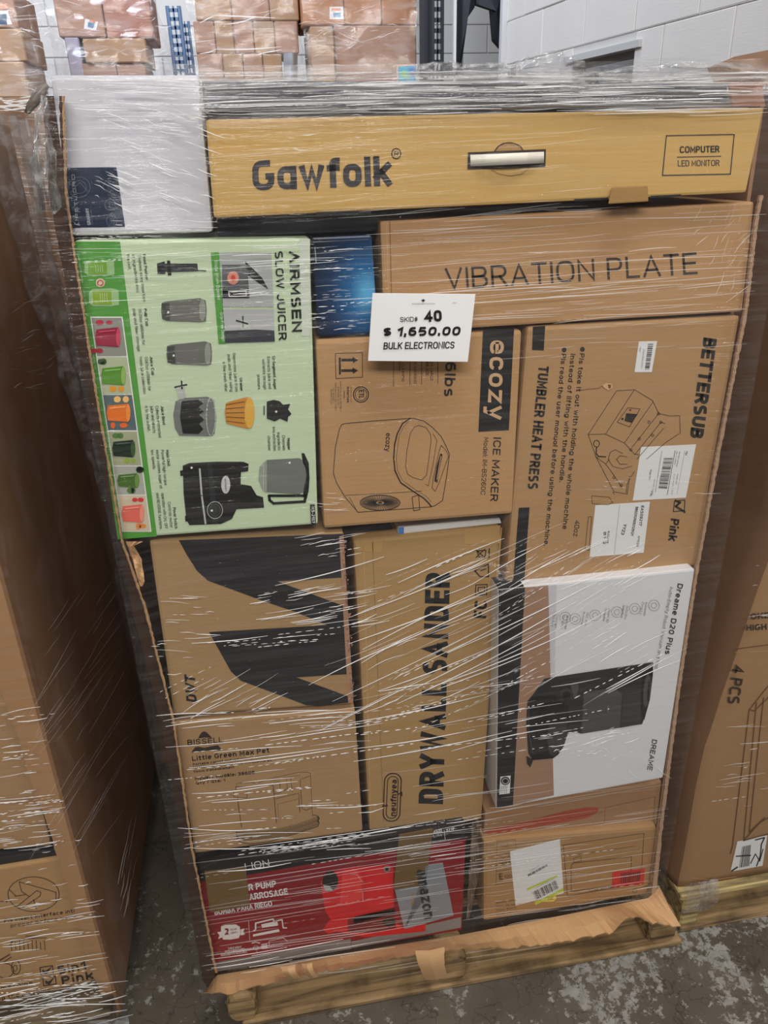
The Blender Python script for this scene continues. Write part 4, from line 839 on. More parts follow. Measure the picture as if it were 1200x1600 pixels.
a.text('Dreame D20 Plus', (1112, 238), (1068, 474), 18, DT, .02); a.text('Auto-Empty Robot Vacuum and Mop', (1086, 248), (1034, 524), 11, DTg); a.text('DREAME', (1026, 760), (1009, 862), 17, DT, .012)
a.cur = 'feature_icons'
for cx, cy, t1_, t2_ in ((1032, 312, 'Automatic', 'Empty'), (968, 323, '13,000Pa', 'Suction Power'), (908, 334, 'Smart 3D', 'Navigation'), (835, 345, '150 min', 'Runtime'), (768, 357, 'Smart Home', 'Control'), (735, 352, 'Carpet', 'Boost')):
    a.ell(cx, cy, 18, 18, DTl, 1.6); a.ell(cx, cy, 9, 9, DTl, 1.6); a.text(t1_, (cx-28, cy-12), (cx-36, cy+34), 7, DTg); a.text(t2_, (cx-40, cy-12), (cx-48, cy+30), 7, DTg)
a.flush(); a.cur = 'label_print'
o = a.sticker('round_mark_label', [(518, 886), (552, 882), (549, 941), (514, 945)], WHITE); a.par = o; a.lay = 3; a.ell(534, 898, 15, 14, RB); a.lay = 4; a.ell(534, 898, 10, 9, WHITE, 2)
for k in range(4): a.line([(521+6*k, 915), (519+6*k, 936)], 1.6, DTg)
a.par = b; a.flush()
# 14 carpet cleaner carton
CB = card('cleaner_board', 176, 140, 98, .12, .3)
b = carton([(271, 1130), (555, 1109), (567, 1299), (304, 1334)], 0, .33, CB, 'carton', 'brown portable carpet cleaner carton printed with line drawing of machine and coiled hose', r=.005)
a = Art(b, YP(0), (280, 1120, 5.0)); CI = plain(52, 40, 34, .6)
a.cur = 'brand_emblem'; a.poly([(148, 168), (160, 140), (178, 118), (193, 113), (212, 118), (235, 140), (255, 163), (200, 160)], CI); a.poly([(122, 238), (150, 232), (200, 240), (250, 228), (305, 220), (334, 258), (212, 262), (95, 277)], CI)
a.text('BISSELL', (66, 222), (345, 200), 44, CI, .018)
a.cur = 'printed_lettering'
a.text('Little Green Max Pet', (102, 345), (705, 278), 38, CI, .03)
for t, p0, p1, h in (('Portable carpet and upholstery cleaner', (108, 380), (700, 312), 17), ('Nettoyeur portatif pour moquette et', (110, 402), (720, 345), 17), ('tissus d\'ameublement', (113, 436), (430, 400), 17), ('Model / Mod\u00e8le: 3860B', (124, 494), (592, 445), 24), ('Qty / Qt\u00e9: 1', (132, 528), (360, 504), 20)): a.text(t, p0, p1, h*1.1, CI, .03)
a.cur = 'product_drawing'; CL = plain(74, 52, 36, .6)
for pts, w_ in (([(455, 625), (462, 690), (488, 862)], 5), ([(442, 545), (445, 570), (425, 590), (425, 625), (530, 632), (528, 580)], 4), ([(442, 530), (470, 515), (585, 510), (592, 520)], 3), ([(442, 545), (500, 548), (620, 540), (715, 522), (735, 540), (760, 830)], 5),
                ([(620, 515), (680, 490), (850, 450), (920, 435), (1000, 430), (1025, 440), (1042, 780)], 3), ([(945, 490), (1020, 460)], 3), ([(945, 490), (960, 715), (990, 728), (1035, 712)], 4), ([(740, 515), (785, 508), (792, 590), (745, 600)], 4),
                ([(870, 480), (885, 580)], 3), ([(838, 485), (845, 560), (800, 585)], 3), ([(750, 640), (935, 595), (945, 745)], 3), ([(770, 680), (930, 640), (940, 740)], 2), ([(770, 680), (776, 800)], 2), ([(720, 500), (850, 470), (945, 455)], 2)): a.line(pts, w_, CL)
mid = lambda t: (450+640*t, 915-118*t**1.8+14*math.sin(t*3.14))
for row in (0, 1):
    for k in range(58):
        t = k/57; x, y = mid(t); dy = 34*row; a.line([(x-4, y-22+dy), (x+5, y-4+dy), (x-3, y+14+dy)], 4, CI)
a.line([(445, 900), (445, 920), (458, 935), (455, 955), (480, 980), (560, 992)], 5, CI); a.line([(560, 992), (700, 975), (900, 915), (1085, 855), (1093, 830), (1080, 810), (1090, 790), (1075, 770), (1045, 765)], 5, CI)
a.flush()
# 15 red pump carton
PR = card('dark_red_print', 138, 14, 28, .12, .12, rough=.35)
b = carton([(309, 1350), (728, 1290), (721, 1453), (338, 1517)], -.004, .33, card('black_glossy_board', 30, 28, 31, .2, .1, rough=.35), 'pump_carton', 'dark red glossy water pump carton with bright red pump picture, bottom left', r=.004)
a = Art(b, YP(-.004), (250, 1220, 2.182)); PWH = plain(232, 226, 222, .5)
a.cur = 'red_panel'; a.lay = -.5; a.poly([(134, 345), (290, 322), (640, 262), (1042, 196), (1028, 508), (193, 646)], PR); a.lay = 0
a.cur = 'gravel_picture'; GVL = card('grey_gravel_print', 132, 128, 124, .9, .6); a.poly([(186, 618), (650, 538), (652, 572), (194, 650)], GVL); a.poly([(652, 548), (1026, 464), (1026, 500), (654, 570)], GVL)
a.cur = 'pump_picture'; R1 = plain(214, 26, 34, .35); R2 = plain(232, 60, 58, .35); R3 = plain(120, 16, 22, .35)
a.lay = 1; a.poly([(556, 400), (548, 345), (560, 318), (600, 305), (640, 296), (700, 290), (785, 284), (796, 300), (794, 340), (800, 480), (830, 498), (905, 484), (905, 512), (700, 532), (640, 520), (600, 512), (575, 522), (555, 505), (580, 470), (562, 440)], R1)
a.lay = 2; a.poly([(622, 304), (668, 298), (690, 330), (694, 400), (640, 425), (612, 420)], R2); a.poly([(640, 470), (720, 450), (800, 440), (804, 500), (730, 516), (640, 516)], R3); a.poly([(700, 300), (780, 290), (786, 420), (706, 436)], plain(222, 34, 40, .35)); a.line([(640, 315), (672, 318), (690, 345), (692, 410)], 3, plain(240, 150, 140, .4)); a.poly([(660, 462), (800, 430), (802, 450), (662, 486)], plain(60, 12, 16, .35))
a.lay = 3; a.ell(580, 340, 27, 35, plain(24, 22, 24, .4), rot=8); a.ell(773, 298, 12, 12, plain(150, 120, 120, .4)); a.ell(780, 478, 22, 15, plain(34, 20, 22, .4)); a.lay = 4; a.poly([(555, 350), (562, 372), (590, 372), (578, 355)], plain(170, 166, 160, .4)); a.ell(773, 298, 6, 6, plain(40, 30, 30, .4))
a.cur = 'printed_lettering'; a.lay = 1
a.text('LION', (292, 304), (374, 290), 24, PWH, .0); a.text('WATE', (190, 389), (288, 376), 22, PWH, .03); a.text('R PUMP', (303, 373), (397, 360), 22, PWH, .03); a.text('ARROSAGE', (306, 406), (437, 386), 22, PWH, .03); a.text('BOMBA PARA RIEGO', (187, 457), (383, 425), 18, PWH, .03)
a.text('4500', (932, 178), (962, 173), 11, PWH, .02); a.text('L/H', (932, 192), (960, 188), 9, PWH); a.text('1/2 HP', (975, 172), (1005, 166), 10, PWH, .02); a.line([(968, 165), (972, 200)], 1.5, PWH)
a.cur = 'warranty_badge'; a.poly([(208, 495), (222, 490), (258, 488), (272, 496), (275, 520), (268, 535), (240, 540), (215, 540), (208, 520)], PWH); a.poly([(195, 515), (208, 512), (212, 532), (198, 538), (203, 526)], PWH); a.poly([(275, 505), (288, 502), (284, 514), (290, 522), (276, 526)], PWH); a.lay = 2; a.text('2', (222, 524), (237, 521), 22, PR, .04); a.text('YEAR', (240, 510), (262, 506), 7, PR); a.text('WARRANTY', (240, 520), (264, 516), 6, PR)
a.cur = 'product_drawing'; a.lay = 1; PK = plain(214, 180, 176, .5)
a.line([(302, 478), (306, 542)], 2, PK); a.line([(205, 562), (430, 524)], 1.5, PK)
a.line([(320, 510), (326, 506), (326, 484), (385, 470), (390, 480)], 5, PWH); a.line([(390, 478), (416, 472), (420, 500), (432, 500)], 4, PWH); a.poly([(345, 488), (400, 476), (402, 492), (348, 500)], PWH); a.poly([(317, 522), (405, 504), (408, 513), (317, 530)], PWH)
a.line([(314, 552), (326, 548), (340, 552)], 5, PK); a.ell(327, 568, 8, 7, PK, 3); a.poly([(345, 556), (366, 552), (366, 570), (346, 572)], PK); a.line([(372, 560), (372, 545), (420, 534), (434, 545)], 3, PK)
for t, p0, p1 in (('TABLE MOUNT', (232, 574), (278, 568)), ('OUTILS NECESSAIRES', (222, 584), (290, 575)), ('HERRAMIENTAS NECESARIAS', (208, 597), (297, 585))): a.text(t, p0, p1, 7, PWH, .02)
a.flush()
BT = card('brown_packing_tape', 116, 90, 52, .1, .12, rough=.3); a.lay = 4
m_ = a.sticker('packing_tape', [(152, 308), (292, 292), (306, 422), (170, 446)], BT, 'brown paper tape strip, left')
a.lay = 5; a.sticker('packing_tape', [(814, 182), (930, 160), (905, 352), (795, 366)], BT, 'brown tape strip, right')
o = a.sticker('printed_tape_patch', [(912, 284), (964, 278), (1000, 455), (832, 502), (800, 368), (905, 348)][:0] or [(905, 286), (964, 278), (1000, 455), (832, 502)], plain(142, 146, 152, .3), 'silver-grey printed tape patch')
P6 = [a.P(*p) for p in [(800, 368), (906, 350), (912, 380), (832, 502)]]
mesh('printed_tape_patch', *hexa(P6, [p+Vector((0, .0006, 0)) for p in P6]), plain(142, 146, 152, .3), b)
a.par = o; a.lay = 6; a.cur = 'printed_lettering'; a.text('amazon', (872, 300), (900, 468), 38, plain(44, 48, 54, .4), .03); a.ell(845, 395, 18, 30, plain(206, 150, 90, .4), 4, a0=-40, a1=60); a.par = b; a.flush()
mesh('corner_scrap', *hexa([onY(718, 1440, .01), onY(742, 1436, .01), onY(742, 1462, .01), onY(700, 1468, .01)], [onY(718, 1440, .06), onY(742, 1436, .06), onY(742, 1462, .06), onY(700, 1468, .06)]), plain(26, 26, 28, .5), gc)
# 16/17 brown cartons bottom right
LB1 = card('brown_board_low', 168, 128, 90, .16, .3)
b = carton([(758, 1268), (1034, 1221), (1026, 1289), (755, 1308)], .012, .32, LB1, 'flat_carton', 'shallow brown carton with an orange-red spray mark, under the white carton', r=.004)
a = Art(b, YP(.012), (700, 1220, 2.4)); SPR = card('orange_red_spray', 176, 76, 44, .3, .5)
a.cur = 'spray_mark'; a.poly([(142, 186), (300, 150), (440, 112), (520, 98), (565, 100), (562, 116), (520, 140), (420, 158), (300, 176), (150, 206), (134, 208)], SPR)
a.cur = 'printed_lines'; LN = plain(128, 92, 60)
a.line([(590, 100), (775, 60), (770, 158), (585, 170)], 1.6, LN, True); a.line([(450, 140), (580, 116)], 1.4, LN); a.flush()
LB2 = card('yellow_brown_board', 172, 132, 84, .14, .3)
b = carton([(755, 1314), (1027, 1292), (1012, 1397), (755, 1440)], -.006, .33, LB2, 'carton', 'brown carton with white barcode label and small red sticker, bottom right', r=.008)
a = Art(b, YP(-.006), (700, 1300, 6.0)); LI2 = plain(78, 58, 38)
a.cur = 'printed_lettering'
a.line([(460, 90), (630, 70), (640, 150)], 3, LI2); a.line([(460, 90), (450, 495)], 3, LI2); a.line([(462, 212), (590, 190)], 3, LI2); a.line([(458, 368), (590, 345)], 3, LI2); a.line([(452, 492), (600, 466)], 3, LI2)
a.text('WATTS', (500, 246), (580, 236), 18, LI2); a.text('120V', (476, 300), (590, 286), 32, LI2, .02); a.text('60Hz 1P', (480, 328), (590, 316), 14, LI2); a.text('E', (482, 448), (515, 444), 60, LI2, .02); a.text('120', (528, 436), (598, 424), 32, LI2)
for k, t in enumerate(('BRAND: home', 'ITEM: A5 heater', '120V 60Hz', 'CTN: 1 of 1')): a.text(t, (452, 672+36*k), (690 if k == 1 else 640, 640+36*k), 17, LI2, .01)
a.line([(500, 110), (560, 100), (562, 125), (504, 132)], 3, LI2, True)
a.fr = (700, 1220, 2.4); a.cur = 'product_drawing'
a.line([(432, 240), (735, 196), (722, 382), (448, 432)], 2, LI2, True); a.line([(462, 318), (468, 308), (688, 284), (684, 386), (462, 414)], 2, LI2, True); a.line([(470, 290), (498, 282), (500, 300), (472, 306)], 1.6, LI2, True); a.line([(450, 280), (700, 245)], 1.3, LI2)
for k in range(6): a.ell(538+17*k, 410-3*k, 5, 5, LI2, 1.5)
a.ell(700, 412, 8, 8, LI2, 1.5); a.line([(732, 395), (750, 392)], 1.5, LI2)
a.flush(); a.fr = (700, 1300, 6.0); a.cur = 'label_print'
o = a.sticker('barcode_label', [(580, 182), (1048, 66), (1084, 572), (632, 688)], WHITE, 'square white label with a barcode and lime stripes'); a.par = o; a.lay = 1
LM = plain(190, 208, 50, .5)
a.poly([(740, 525), (1025, 400), (1022, 418), (740, 546)], LM); a.poly([(810, 660), (1080, 520), (1082, 552), (818, 682)], LM)
a.bars([(790, 560), (1015, 445), (1045, 520), (825, 632)], 24, LI, 6); a.bars([(745, 395), (930, 295), (940, 312), (752, 418)], 26, LI, 7); a.text('2-day LPN', (770, 366), (860, 318), 12, LGy); a.text('LPNRR123 456', (820, 528), (1000, 440), 12, LGy)
a.flush(); a.lay = 0; a.par = b
o = a.sticker('round_sticker', [(805, 655), (1010, 590), (1015, 625), (990, 650)], plain(232, 206, 70, .5), 'yellow sticker'); a.par = o; a.cur = 'label_print'; a.lay = 1; a.text('PAC', (940, 640), (990, 628), 26, plain(120, 96, 50)); a.par = b; a.lay = 0
a.flush(); a.fr = (700, 1220, 2.4)
o = a.sticker('red_sticker', [(616, 342), (738, 328), (734, 386), (614, 402)], plain(204, 40, 34, .5), 'red sticker with a barcode'); a.par = o; a.lay = 1; a.cur = 'label_print'; a.bars([(648, 346), (722, 338), (720, 374), (646, 384)], 18, plain(96, 22, 20), 3); a.par = b; a.lay = 0
a.flush()
# 18 price sheet, stuck to the film
SY = -.030
P = [onY(x, y, SY-dy) for x, y, dy in ((582, 458, .002), (743, 459.5, .004), (731, 565.5, .010), (575, 564, .006))]
Q = [p+Vector((0, .0008, 0)) for p in P]; V, F = hexa(P, Q); V, F = bev(V, F, .0003, 1)
sg = mesh('price_sheet', V, F, plain(238, 238, 238, .5), None, label='white printed price sheet stuck on the film, front and centre', cat='sign')
nn = (P[1]-P[0]).cross(P[3]-P[0]).normalized()
if nn.y < 0: nn = -nn
a = Art(sg, (tuple(nn), nn.dot(P[0])-.0016), (470, 300, 2.963)); K = plain(22, 22, 24, .5)
a.cur = 'sheet_lettering'
a.text('SKID#', (460, 601), (541, 599), 22, K); a.text('40', (573, 601), (653, 598), 52, K, .035)
a.text('$ 1,650.00', (378, 668), (735, 664), 42, K, .035, .2); a.text('BULK ELECTRONICS', (382, 728), (710, 724), 32, K, .008, .1)
a.text('bandlatorstock.ca', (516, 520), (620, 519), 7, plain(110, 110, 112)); a.text('page 1', (703, 514), (722, 514), 5, plain(150, 150, 150))
a.cur = 'maple_leaf_mark'; a.poly([(567, 493), (570, 499), (575, 498), (573, 504), (568, 507), (567, 511), (566, 507), (560, 504), (558, 498), (564, 499)], K)
a.flush()

# ------------------------------------------------------------------ left load (near), its container and front carton
LX = -.405; LY = -.055
LB = card('left_board', 176, 134, 92, .14, .25); LBd = card('left_board_shaded', 140, 100, 66, .2, .3)  # second board is the same cardboard, darkened to paint the gap's shade
lc = empty('corrugated_container', (-.9, .3, .12), 'tall corrugated container of the left load, side towards the gap coloured darker as shade', 'container')
zt_l = 1.77
def farY(z): return .66-.14*min(1, max(0, (z-.9)/.6))
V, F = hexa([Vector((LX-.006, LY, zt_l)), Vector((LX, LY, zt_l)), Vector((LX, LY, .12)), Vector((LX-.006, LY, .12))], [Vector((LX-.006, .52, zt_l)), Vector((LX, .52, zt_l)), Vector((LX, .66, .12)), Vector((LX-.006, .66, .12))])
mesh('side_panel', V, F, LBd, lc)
# front corner return, left of which the front is cut open
def fp(x, y, Y=LY): return onY(x, y, Y)
ed = [(0, 868), (20, 930), (40, 1040), (58, 1220), (90, 1330), (110, 1420), (128, 1480), (158, 1552)]
inner = [(-60, 700), (-20, 1010), (4, 1085), (28, 1150), (46, 1215), (52, 1240), (66, 1265), (92, 1345), (104, 1380), (118, 1430), (130, 1480), (147, 1525), (158, 1556)]
rnd = random.Random(6); V = []; F = []; n = 60
for i in range(n+1):
    y = 690+(1556-690)*i/n; L_ = fp(interp([(q, p) for p, q in inner], y)+rnd.uniform(-1.2, 1.2), y); Rr = Vector((LX-.006, LY, L_.z)); V += [L_, Rr, Rr+Vector((0, .006, 0)), L_+Vector((0, .006, 0))]
for i in range(n):
    for k in range(4): F.append((i*4+k, i*4+(k+1) % 4, i*4+4+(k+1) % 4, i*4+4+k))
F += [(3, 2, 1, 0), tuple(n*4+k for k in range(4))]
mesh('front_corner', V, F, LB, lc)
zt0 = fp(-60, 690).z
V, F = cub(-1.35, LY+.001, zt0, LX-.006, LY+.007, zt_l); mesh('front_panel', V, F, LB, lc)
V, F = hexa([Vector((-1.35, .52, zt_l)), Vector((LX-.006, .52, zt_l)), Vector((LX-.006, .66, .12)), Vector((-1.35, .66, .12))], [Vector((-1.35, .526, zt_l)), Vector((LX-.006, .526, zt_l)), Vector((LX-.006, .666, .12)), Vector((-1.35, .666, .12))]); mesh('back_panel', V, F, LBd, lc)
def flat_carton(px, Y, depth, mat, name, label, r=.004, group=None):
    return carton(px, Y, depth, mat, name, label, group=group, r=r)
b = flat_carton([(-150, 1382), (100, 1340), (152, 1532), (-150, 1600)], LY+.012, .4, card('left_carton_board', 186, 146, 98, .12, .3), 'carton', 'brown carton printed with a round diagram and two tick boxes, low in the left load')
a = Art(b, YP(LY+.012), (0, 1200, 4)); LK = plain(50, 40, 34, .6); LKb = plain(92, 66, 44, .6)
a.cur = 'product_drawing'; a.ell(210, 787, 160, 108, LKb, 5, n=40)
for pts in ([(100, 870), (230, 765), (256, 775), (250, 800), (130, 880)], [(120, 710), (350, 775)], [(120, 710), (135, 770), (180, 800)], [(350, 775), (350, 830)], [(210, 820), (228, 880)], [(60, 760), (100, 800)], [(95, 800), (160, 790)]): a.line(pts, 5, LKb)
a.line([(0, 832), (40, 832)], 4, LK); a.poly([(38, 824), (52, 832), (38, 840)], LK)
for k in range(9): a.line([(70+26*k, 1080+8*math.sin(k*2)), (74+26*k, 1140-6*k % 9)], 5, LKb)
a.line([(60, 1110), (80, 1080), (150, 1065), (290, 1060)], 5, LKb); a.line([(160, 1050), (240, 1045)], 5, LKb)
a.ell(30, 1265, 55, 45, LKb, 5, a0=-90, a1=150); a.ell(100, 1245, 28, 42, LKb, 5); a.ell(95, 1250, 12, 18, LKb, 4); a.line([(0, 1200), (60, 1165)], 9, LKb); a.line([(20, 1215), (70, 1180)], 6, LKb)
a.cur = 'printed_lettering'
a.text('Pls insert interface into', (28, 965), (480, 900), 23, LK, .02); a.text('proper before use', (68, 995), (450, 938), 20, LK, .01)
a.text('5in1', (366, 1288), (540, 1256), 52, LK, .027); a.text('Pink', (390, 1352), (585, 1316), 50, LK, .04); a.text('the machine', (-90, 1402), (205, 1352), 22, LK, .02); a.text('using the machine', (-80, 1462), (318, 1396), 22, LK, .02)
for x, y in ((250, 1246), (268, 1312)):
    a.line([(x, y), (x+78, y-12), (x+84, y+36), (x+6, y+48)], 6, LK, True); a.poly([(x+14, y+12), (x+34, y+22), (x+76, y-8), (x+42, y+42), (x+16, y+34)], LK)
a.flush()
b = flat_carton([(-150, 1344), (90, 1328), (96, 1342), (-150, 1378)], LY+.02, .4, plain(38, 38, 42, .3), 'flat_carton', 'thin black carton edge between two brown cartons of the left load', r=.002)
b = flat_carton([(-150, 1100), (26, 1100), (80, 1322), (-150, 1338)], LY+.016, .4, card('left_upper_board', 180, 142, 100, .12, .3), 'carton', 'plain brown carton above the black edge in the left load')
# wrap of the left load: hazy pleats gathered down the far edge, spread film below
def sheet(name, fn, nu, nv, mat, parent, smooth=True, kind=None, **k):
    V = [fn(i/nu, j/nv) for j in range(nv+1) for i in range(nu+1)]; F = []
    for j in range(nv):
        for i in range(nu): q = j*(nu+1)+i; F.append((q, q+1, q+nu+2, q+nu+1))
    return mesh(name, V, F, mat, parent, smooth=smooth, kind=kind, **k)
lw = empty('stretch_wrap', (-.9, .3, .12), 'clear stretch wrap around the left load, bunched down its far edge', 'plastic wrap')
def f1(u, v):
    z = .10+1.66*v; y = LY-.01+(farY(z)+.02-LY)*u; return Vector((LX+.012+.006*noise.noise(Vector((u*5, v*7, 2))), y, z))
sheet('film_sheet', f1, 40, 50, FILM_SIDE, lw)
def f1b(u, v): return Vector((-1.35+(LX+.012+1.35)*u, LY-.012-.003*noise.noise(Vector((u*6, v*9, 5))), .06+1.72*v))
sheet('film_sheet', f1b, 20, 40, FILM, lw)
def f2(u, v):   # gathered vertical folds at the far corner
    z = .98+.80*v; wob = .012*math.sin(u*24+v*5)+.010*noise.noise(Vector((u*8, v*14, 1))); taper = .35+.65*v
    return Vector((LX+.016+.02*math.sin(u*math.pi)+wob*.8, .02+farY(z)-.22*taper*(1-u)+.012*noise.noise(Vector((v*9, u*3, 4))), z))
sheet('gathered_film', f2, 30, 70, FILM_THICK, lw)
def f3(u, v):
    z = .14+.86*v; return Vector((LX+.02+.012*noise.noise(Vector((u*6, v*10, 7))), .70-.12*(1-u), z))
sheet('gathered_film', f3, 12, 50, FILM_THICK, lw)
def f4(u, v):   # bunched skirt of film at the foot
    x = -1.3+(LX+.02+1.3)*u; z = .02+.12*v; return Vector((x, LY-.02-.016*math.sin(v*3.1)+.010*noise.noise(Vector((x*9, v*4, 3))), z))
sheet('gathered_film', f4, 80, 14, FILM_THICK, lw)

# ------------------------------------------------------------------ load standing behind the left one
lb = empty('corrugated_container', (-.9, 1.3, .0), 'brown container behind the left load, banded with tight shiny film', 'container')
zb_ = onY(60, 152, .80).z
V, F = cub(-1.6, .80, 0, onY(97, 250, .80).x, 1.5, zb_); V, F = bev(V, F, .01, 2); mesh('container_body', V, F, card('banded_board', 160, 126, 100, .2, .3), lb)
wv = empty('stretch_wrap', (-.9, .79, .2), 'tight clear wrap in ribbed bands on the container behind the left load', 'plastic wrap')
def f5(u, v):
    x = -1.6+(onY(102, 250, .79).x+1.6)*u; z = .1+(zb_+.03-.1)*v; k = .012*max(0, v-.93)/.07
    return Vector((x, .788-k*.5+.004*math.sin(z*170+3*noise.noise(Vector((x*3, z*2, 0))))+.004*noise.noise(Vector((x*12, z*40, 3))), z))
sheet('film_sheet', f5, 30, 420, FILM, wv)

# ------------------------------------------------------------------ right load
RX0, RY0 = .885, .0
RB_ = card('right_board', 162, 126, 88, .16, .25); RBs = card('right_board_shaded', 122, 88, 62, .25, .3)  # side copy of the board is darkened, its shade put into the colour
rc = empty('corrugated_container', (1.3, .45, .125), 'big brown container of the right load with a crushed front corner', 'container')
def rcorner(z):   # crushed, leaning corner post: outward bulge with height
    return .856+.07*min(1, max(0, (z-.55)/.5))+.004*noise.noise(Vector((z*6, 1, 1)))
V = []; F = []; n = 70
for i in range(n+1):
    z = .125+1.66*i/n; k = rcorner(z); dn = .005*noise.noise(Vector((z*6, 3, 2)))
    V += [Vector((.832, 1.0, z)), Vector((.83+(k-.856)*.3, .32, z)), Vector((k-.022+dn, .14, z)), Vector((k-.014-dn, .05+dn, z)), Vector((k, RY0+.004, z)), Vector((k+.03, RY0, z)), Vector((RX0+.85, RY0, z))]
for i in range(n):
    for j in range(6): q = i*7+j; F.append((q, q+7, q+8, q+1))
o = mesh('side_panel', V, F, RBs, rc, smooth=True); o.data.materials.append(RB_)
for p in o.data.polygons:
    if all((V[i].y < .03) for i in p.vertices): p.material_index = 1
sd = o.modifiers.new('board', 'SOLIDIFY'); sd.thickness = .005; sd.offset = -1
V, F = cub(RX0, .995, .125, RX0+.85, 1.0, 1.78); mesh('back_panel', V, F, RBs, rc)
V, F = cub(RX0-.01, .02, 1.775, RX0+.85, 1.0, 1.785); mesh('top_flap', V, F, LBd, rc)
# raised torn flap at the top
V = [onY(1108, 106, .35), onY(1150, 88, .35), onY(1200, 78, .35), onY(1260, 66, .35), onY(1260, 130, .2), onY(1190, 134, .2), onY(1120, 134, .25)]
V2 = [v+Vector((0, .006, 0)) for v in V]
m = Acc(); m.add(V+V2, [tuple(range(7)), tuple(range(13, 6, -1))]+[(i, i+7, (i+1) % 7+7, (i+1) % 7) for i in range(7)]); m.make('torn_flap', RBs, rc)
a = Art(rc, YP(RY0-.006), (1000, 850, 2.667)); RK = plain(64, 50, 38, .6); RL = plain(104, 74, 48, .6)
a.cur = 'printed_lettering'
a.text('OKELESS', (462, 314), (640, 300), 25, RK, .03); a.text('HIGH HEAT', (443, 361), (640, 350), 25, RK, .03); a.text('4 PCS', (387, 502), (363, 662), 50, RK, .02)
a.cur = 'product_drawing'
for pts in ([(455, 690), (530, 596), (620, 500)], [(455, 690), (385, 1262), (376, 1290)], [(485, 660), (432, 1235)], [(515, 640), (455, 1200)], [(455, 690), (475, 695), (620, 560)], [(432, 1235), (500, 1160), (620, 1090)], [(455, 1200), (520, 1140)], [(430, 1236), (600, 1190)]): a.line(pts, 4, RL)
a.cur = 'crease_line'; a.line([(405, 436), (530, 420), (620, 405)], 4, plain(112, 80, 52)); a.line([(396, 452), (530, 446)], 2, plain(188, 148, 104))
a.line([(212, 1390), (300, 1400), (400, 1385)], 3, plain(188, 148, 104)); a.flush()
o = a.sticker('shipping_label', [(405, 1240), (530, 1214), (510, 1340), (376, 1365)], WHITE, 'white label crossed out in marker'); a.par = o; a.lay = 1; a.cur = 'label_print'
a.bars([(425, 1260), (462, 1252), (455, 1340), (412, 1348)], 14, LI, 4); a.line([(480, 1232), (518, 1222), (505, 1250), (500, 1300), (485, 1340)], 5, INK); a.line([(460, 1330), (480, 1290), (498, 1320), (512, 1270)], 4, INK); a.line([(380, 1362), (405, 1345)], 6, INK); a.line([(400, 1300), (460, 1296)], 5, LI); a.par = rc; a.lay = 0
a.flush()
rw = empty('stretch_wrap', (1.3, .45, .125), 'clear stretch wrap around the right-hand load', 'plastic wrap')
def f6(u, v):
    z = .09+1.72*v
    if u < .4: return Vector((.823+.003*noise.noise(Vector((u*6, z*5, 1))), 1.0-.98*(u/.4), z))
    return Vector((RX0-.06+.92*(u-.4)/.6, RY0-.016+.005*noise.noise(Vector((u*9, z*9, 1))), z))
sheet('film_sheet', f6, 40, 60, FILM_CLR, rw)
def f7(u, v): z = .06+.10*v; return Vector((RX0-.03+.08*u+.01*noise.noise(Vector((u*5, v*5, 0))), RY0-.02-.018*math.sin(v*3)+.01*noise.noise(Vector((u*9, v*9, 4))), z))
sheet('gathered_film', f7, 16, 14, FILM_THICK, rw)

# ------------------------------------------------------------------ far rack with wrapped loads
DZ = 2.05
STEEL = plain(86, 112, 146, .4, 'blue_steel', .3); STEELd = plain(52, 58, 68, .4, 'dark_steel', .3)
rk = empty('pallet_rack', (.1, 4.4, 0), 'steel pallet rack along the back with perforated uprights', 'rack')
def upright(x, y, wd, dp, ztop, mat):
    m = Acc()
    for sx in (-1, 1):
        xx = x+sx*wd*.38; m.add(*cub(xx-wd*.12, y, 0, xx+wd*.12, y+.012, ztop))
    z = 0; 
    while z < ztop-.03:
        m.add(*cub(x-wd*.30, y, z, x+wd*.30, y+.010, z+.022)); z += .052
    m.add(*cub(x-wd*.06, y, 0, x+wd*.06, y+.011, ztop))
    for sx in (-1, 1): m.add(*cub(x+sx*wd*.5-.002, y, 0, x+sx*wd*.5+.002, y+dp, ztop))
    m.add(*cub(x-wd*.4, y-.014, 0, x+wd*.4, y-.001, .012))
    return m.make('upright', mat, rk)
p = onY(270, 9, 5.3); upright(p.x, 5.3, .10, .07, p.z, STEEL)
p = onY(288, 33, 5.6); upright(p.x, 5.6, .07, .06, p.z, STEEL)
p = onY(684, 20, 3.9); upright(p.x, 3.9, .07, .07, 3.2, STEELd)
p = onY(666, 20, 4.0); V, F = cub(p.x-.035, 4.0, 0, p.x+.035, 4.03, 3.2); mesh('column_guard', V, F, plain(40, 44, 54, .5), rk)
p = onY(665, 20, 4.0); V, F = cub(p.x-.05, 4.9, 0, p.x+.05, 4.96, 3.2); mesh('upright', V, F, STEELd, rk)
for yb_ in (3.85, 4.85):
    V, F = cub(-2.1, yb_, DZ-.13, 1.25, yb_+.05, DZ-.02); V, F = bev(V, F, .004, 1); mesh('beam', V, F, plain(120, 112, 108, .5), rk)
p = onY(694, 108, 3.9); V, F = cub(p.x-.02, 3.86, p.z-.03, p.x+.10, 3.9, p.z+.03); mesh('beam_bracket', V, F, STEELd, rk)
for i in range(12):
    x = -2.1+.28*i; V, F = cub(x, 3.85, DZ-.02, x+.2, 4.9, DZ-.001); mesh('deck_board', V, F, WOOD2, rk)
PKB = card('far_pink_board', 176, 136, 112, .12, .2); PKB2 = card('far_board', 178, 142, 108, .12, .2); LIL = card('far_lilac_board', 178, 172, 190, .1, .1)
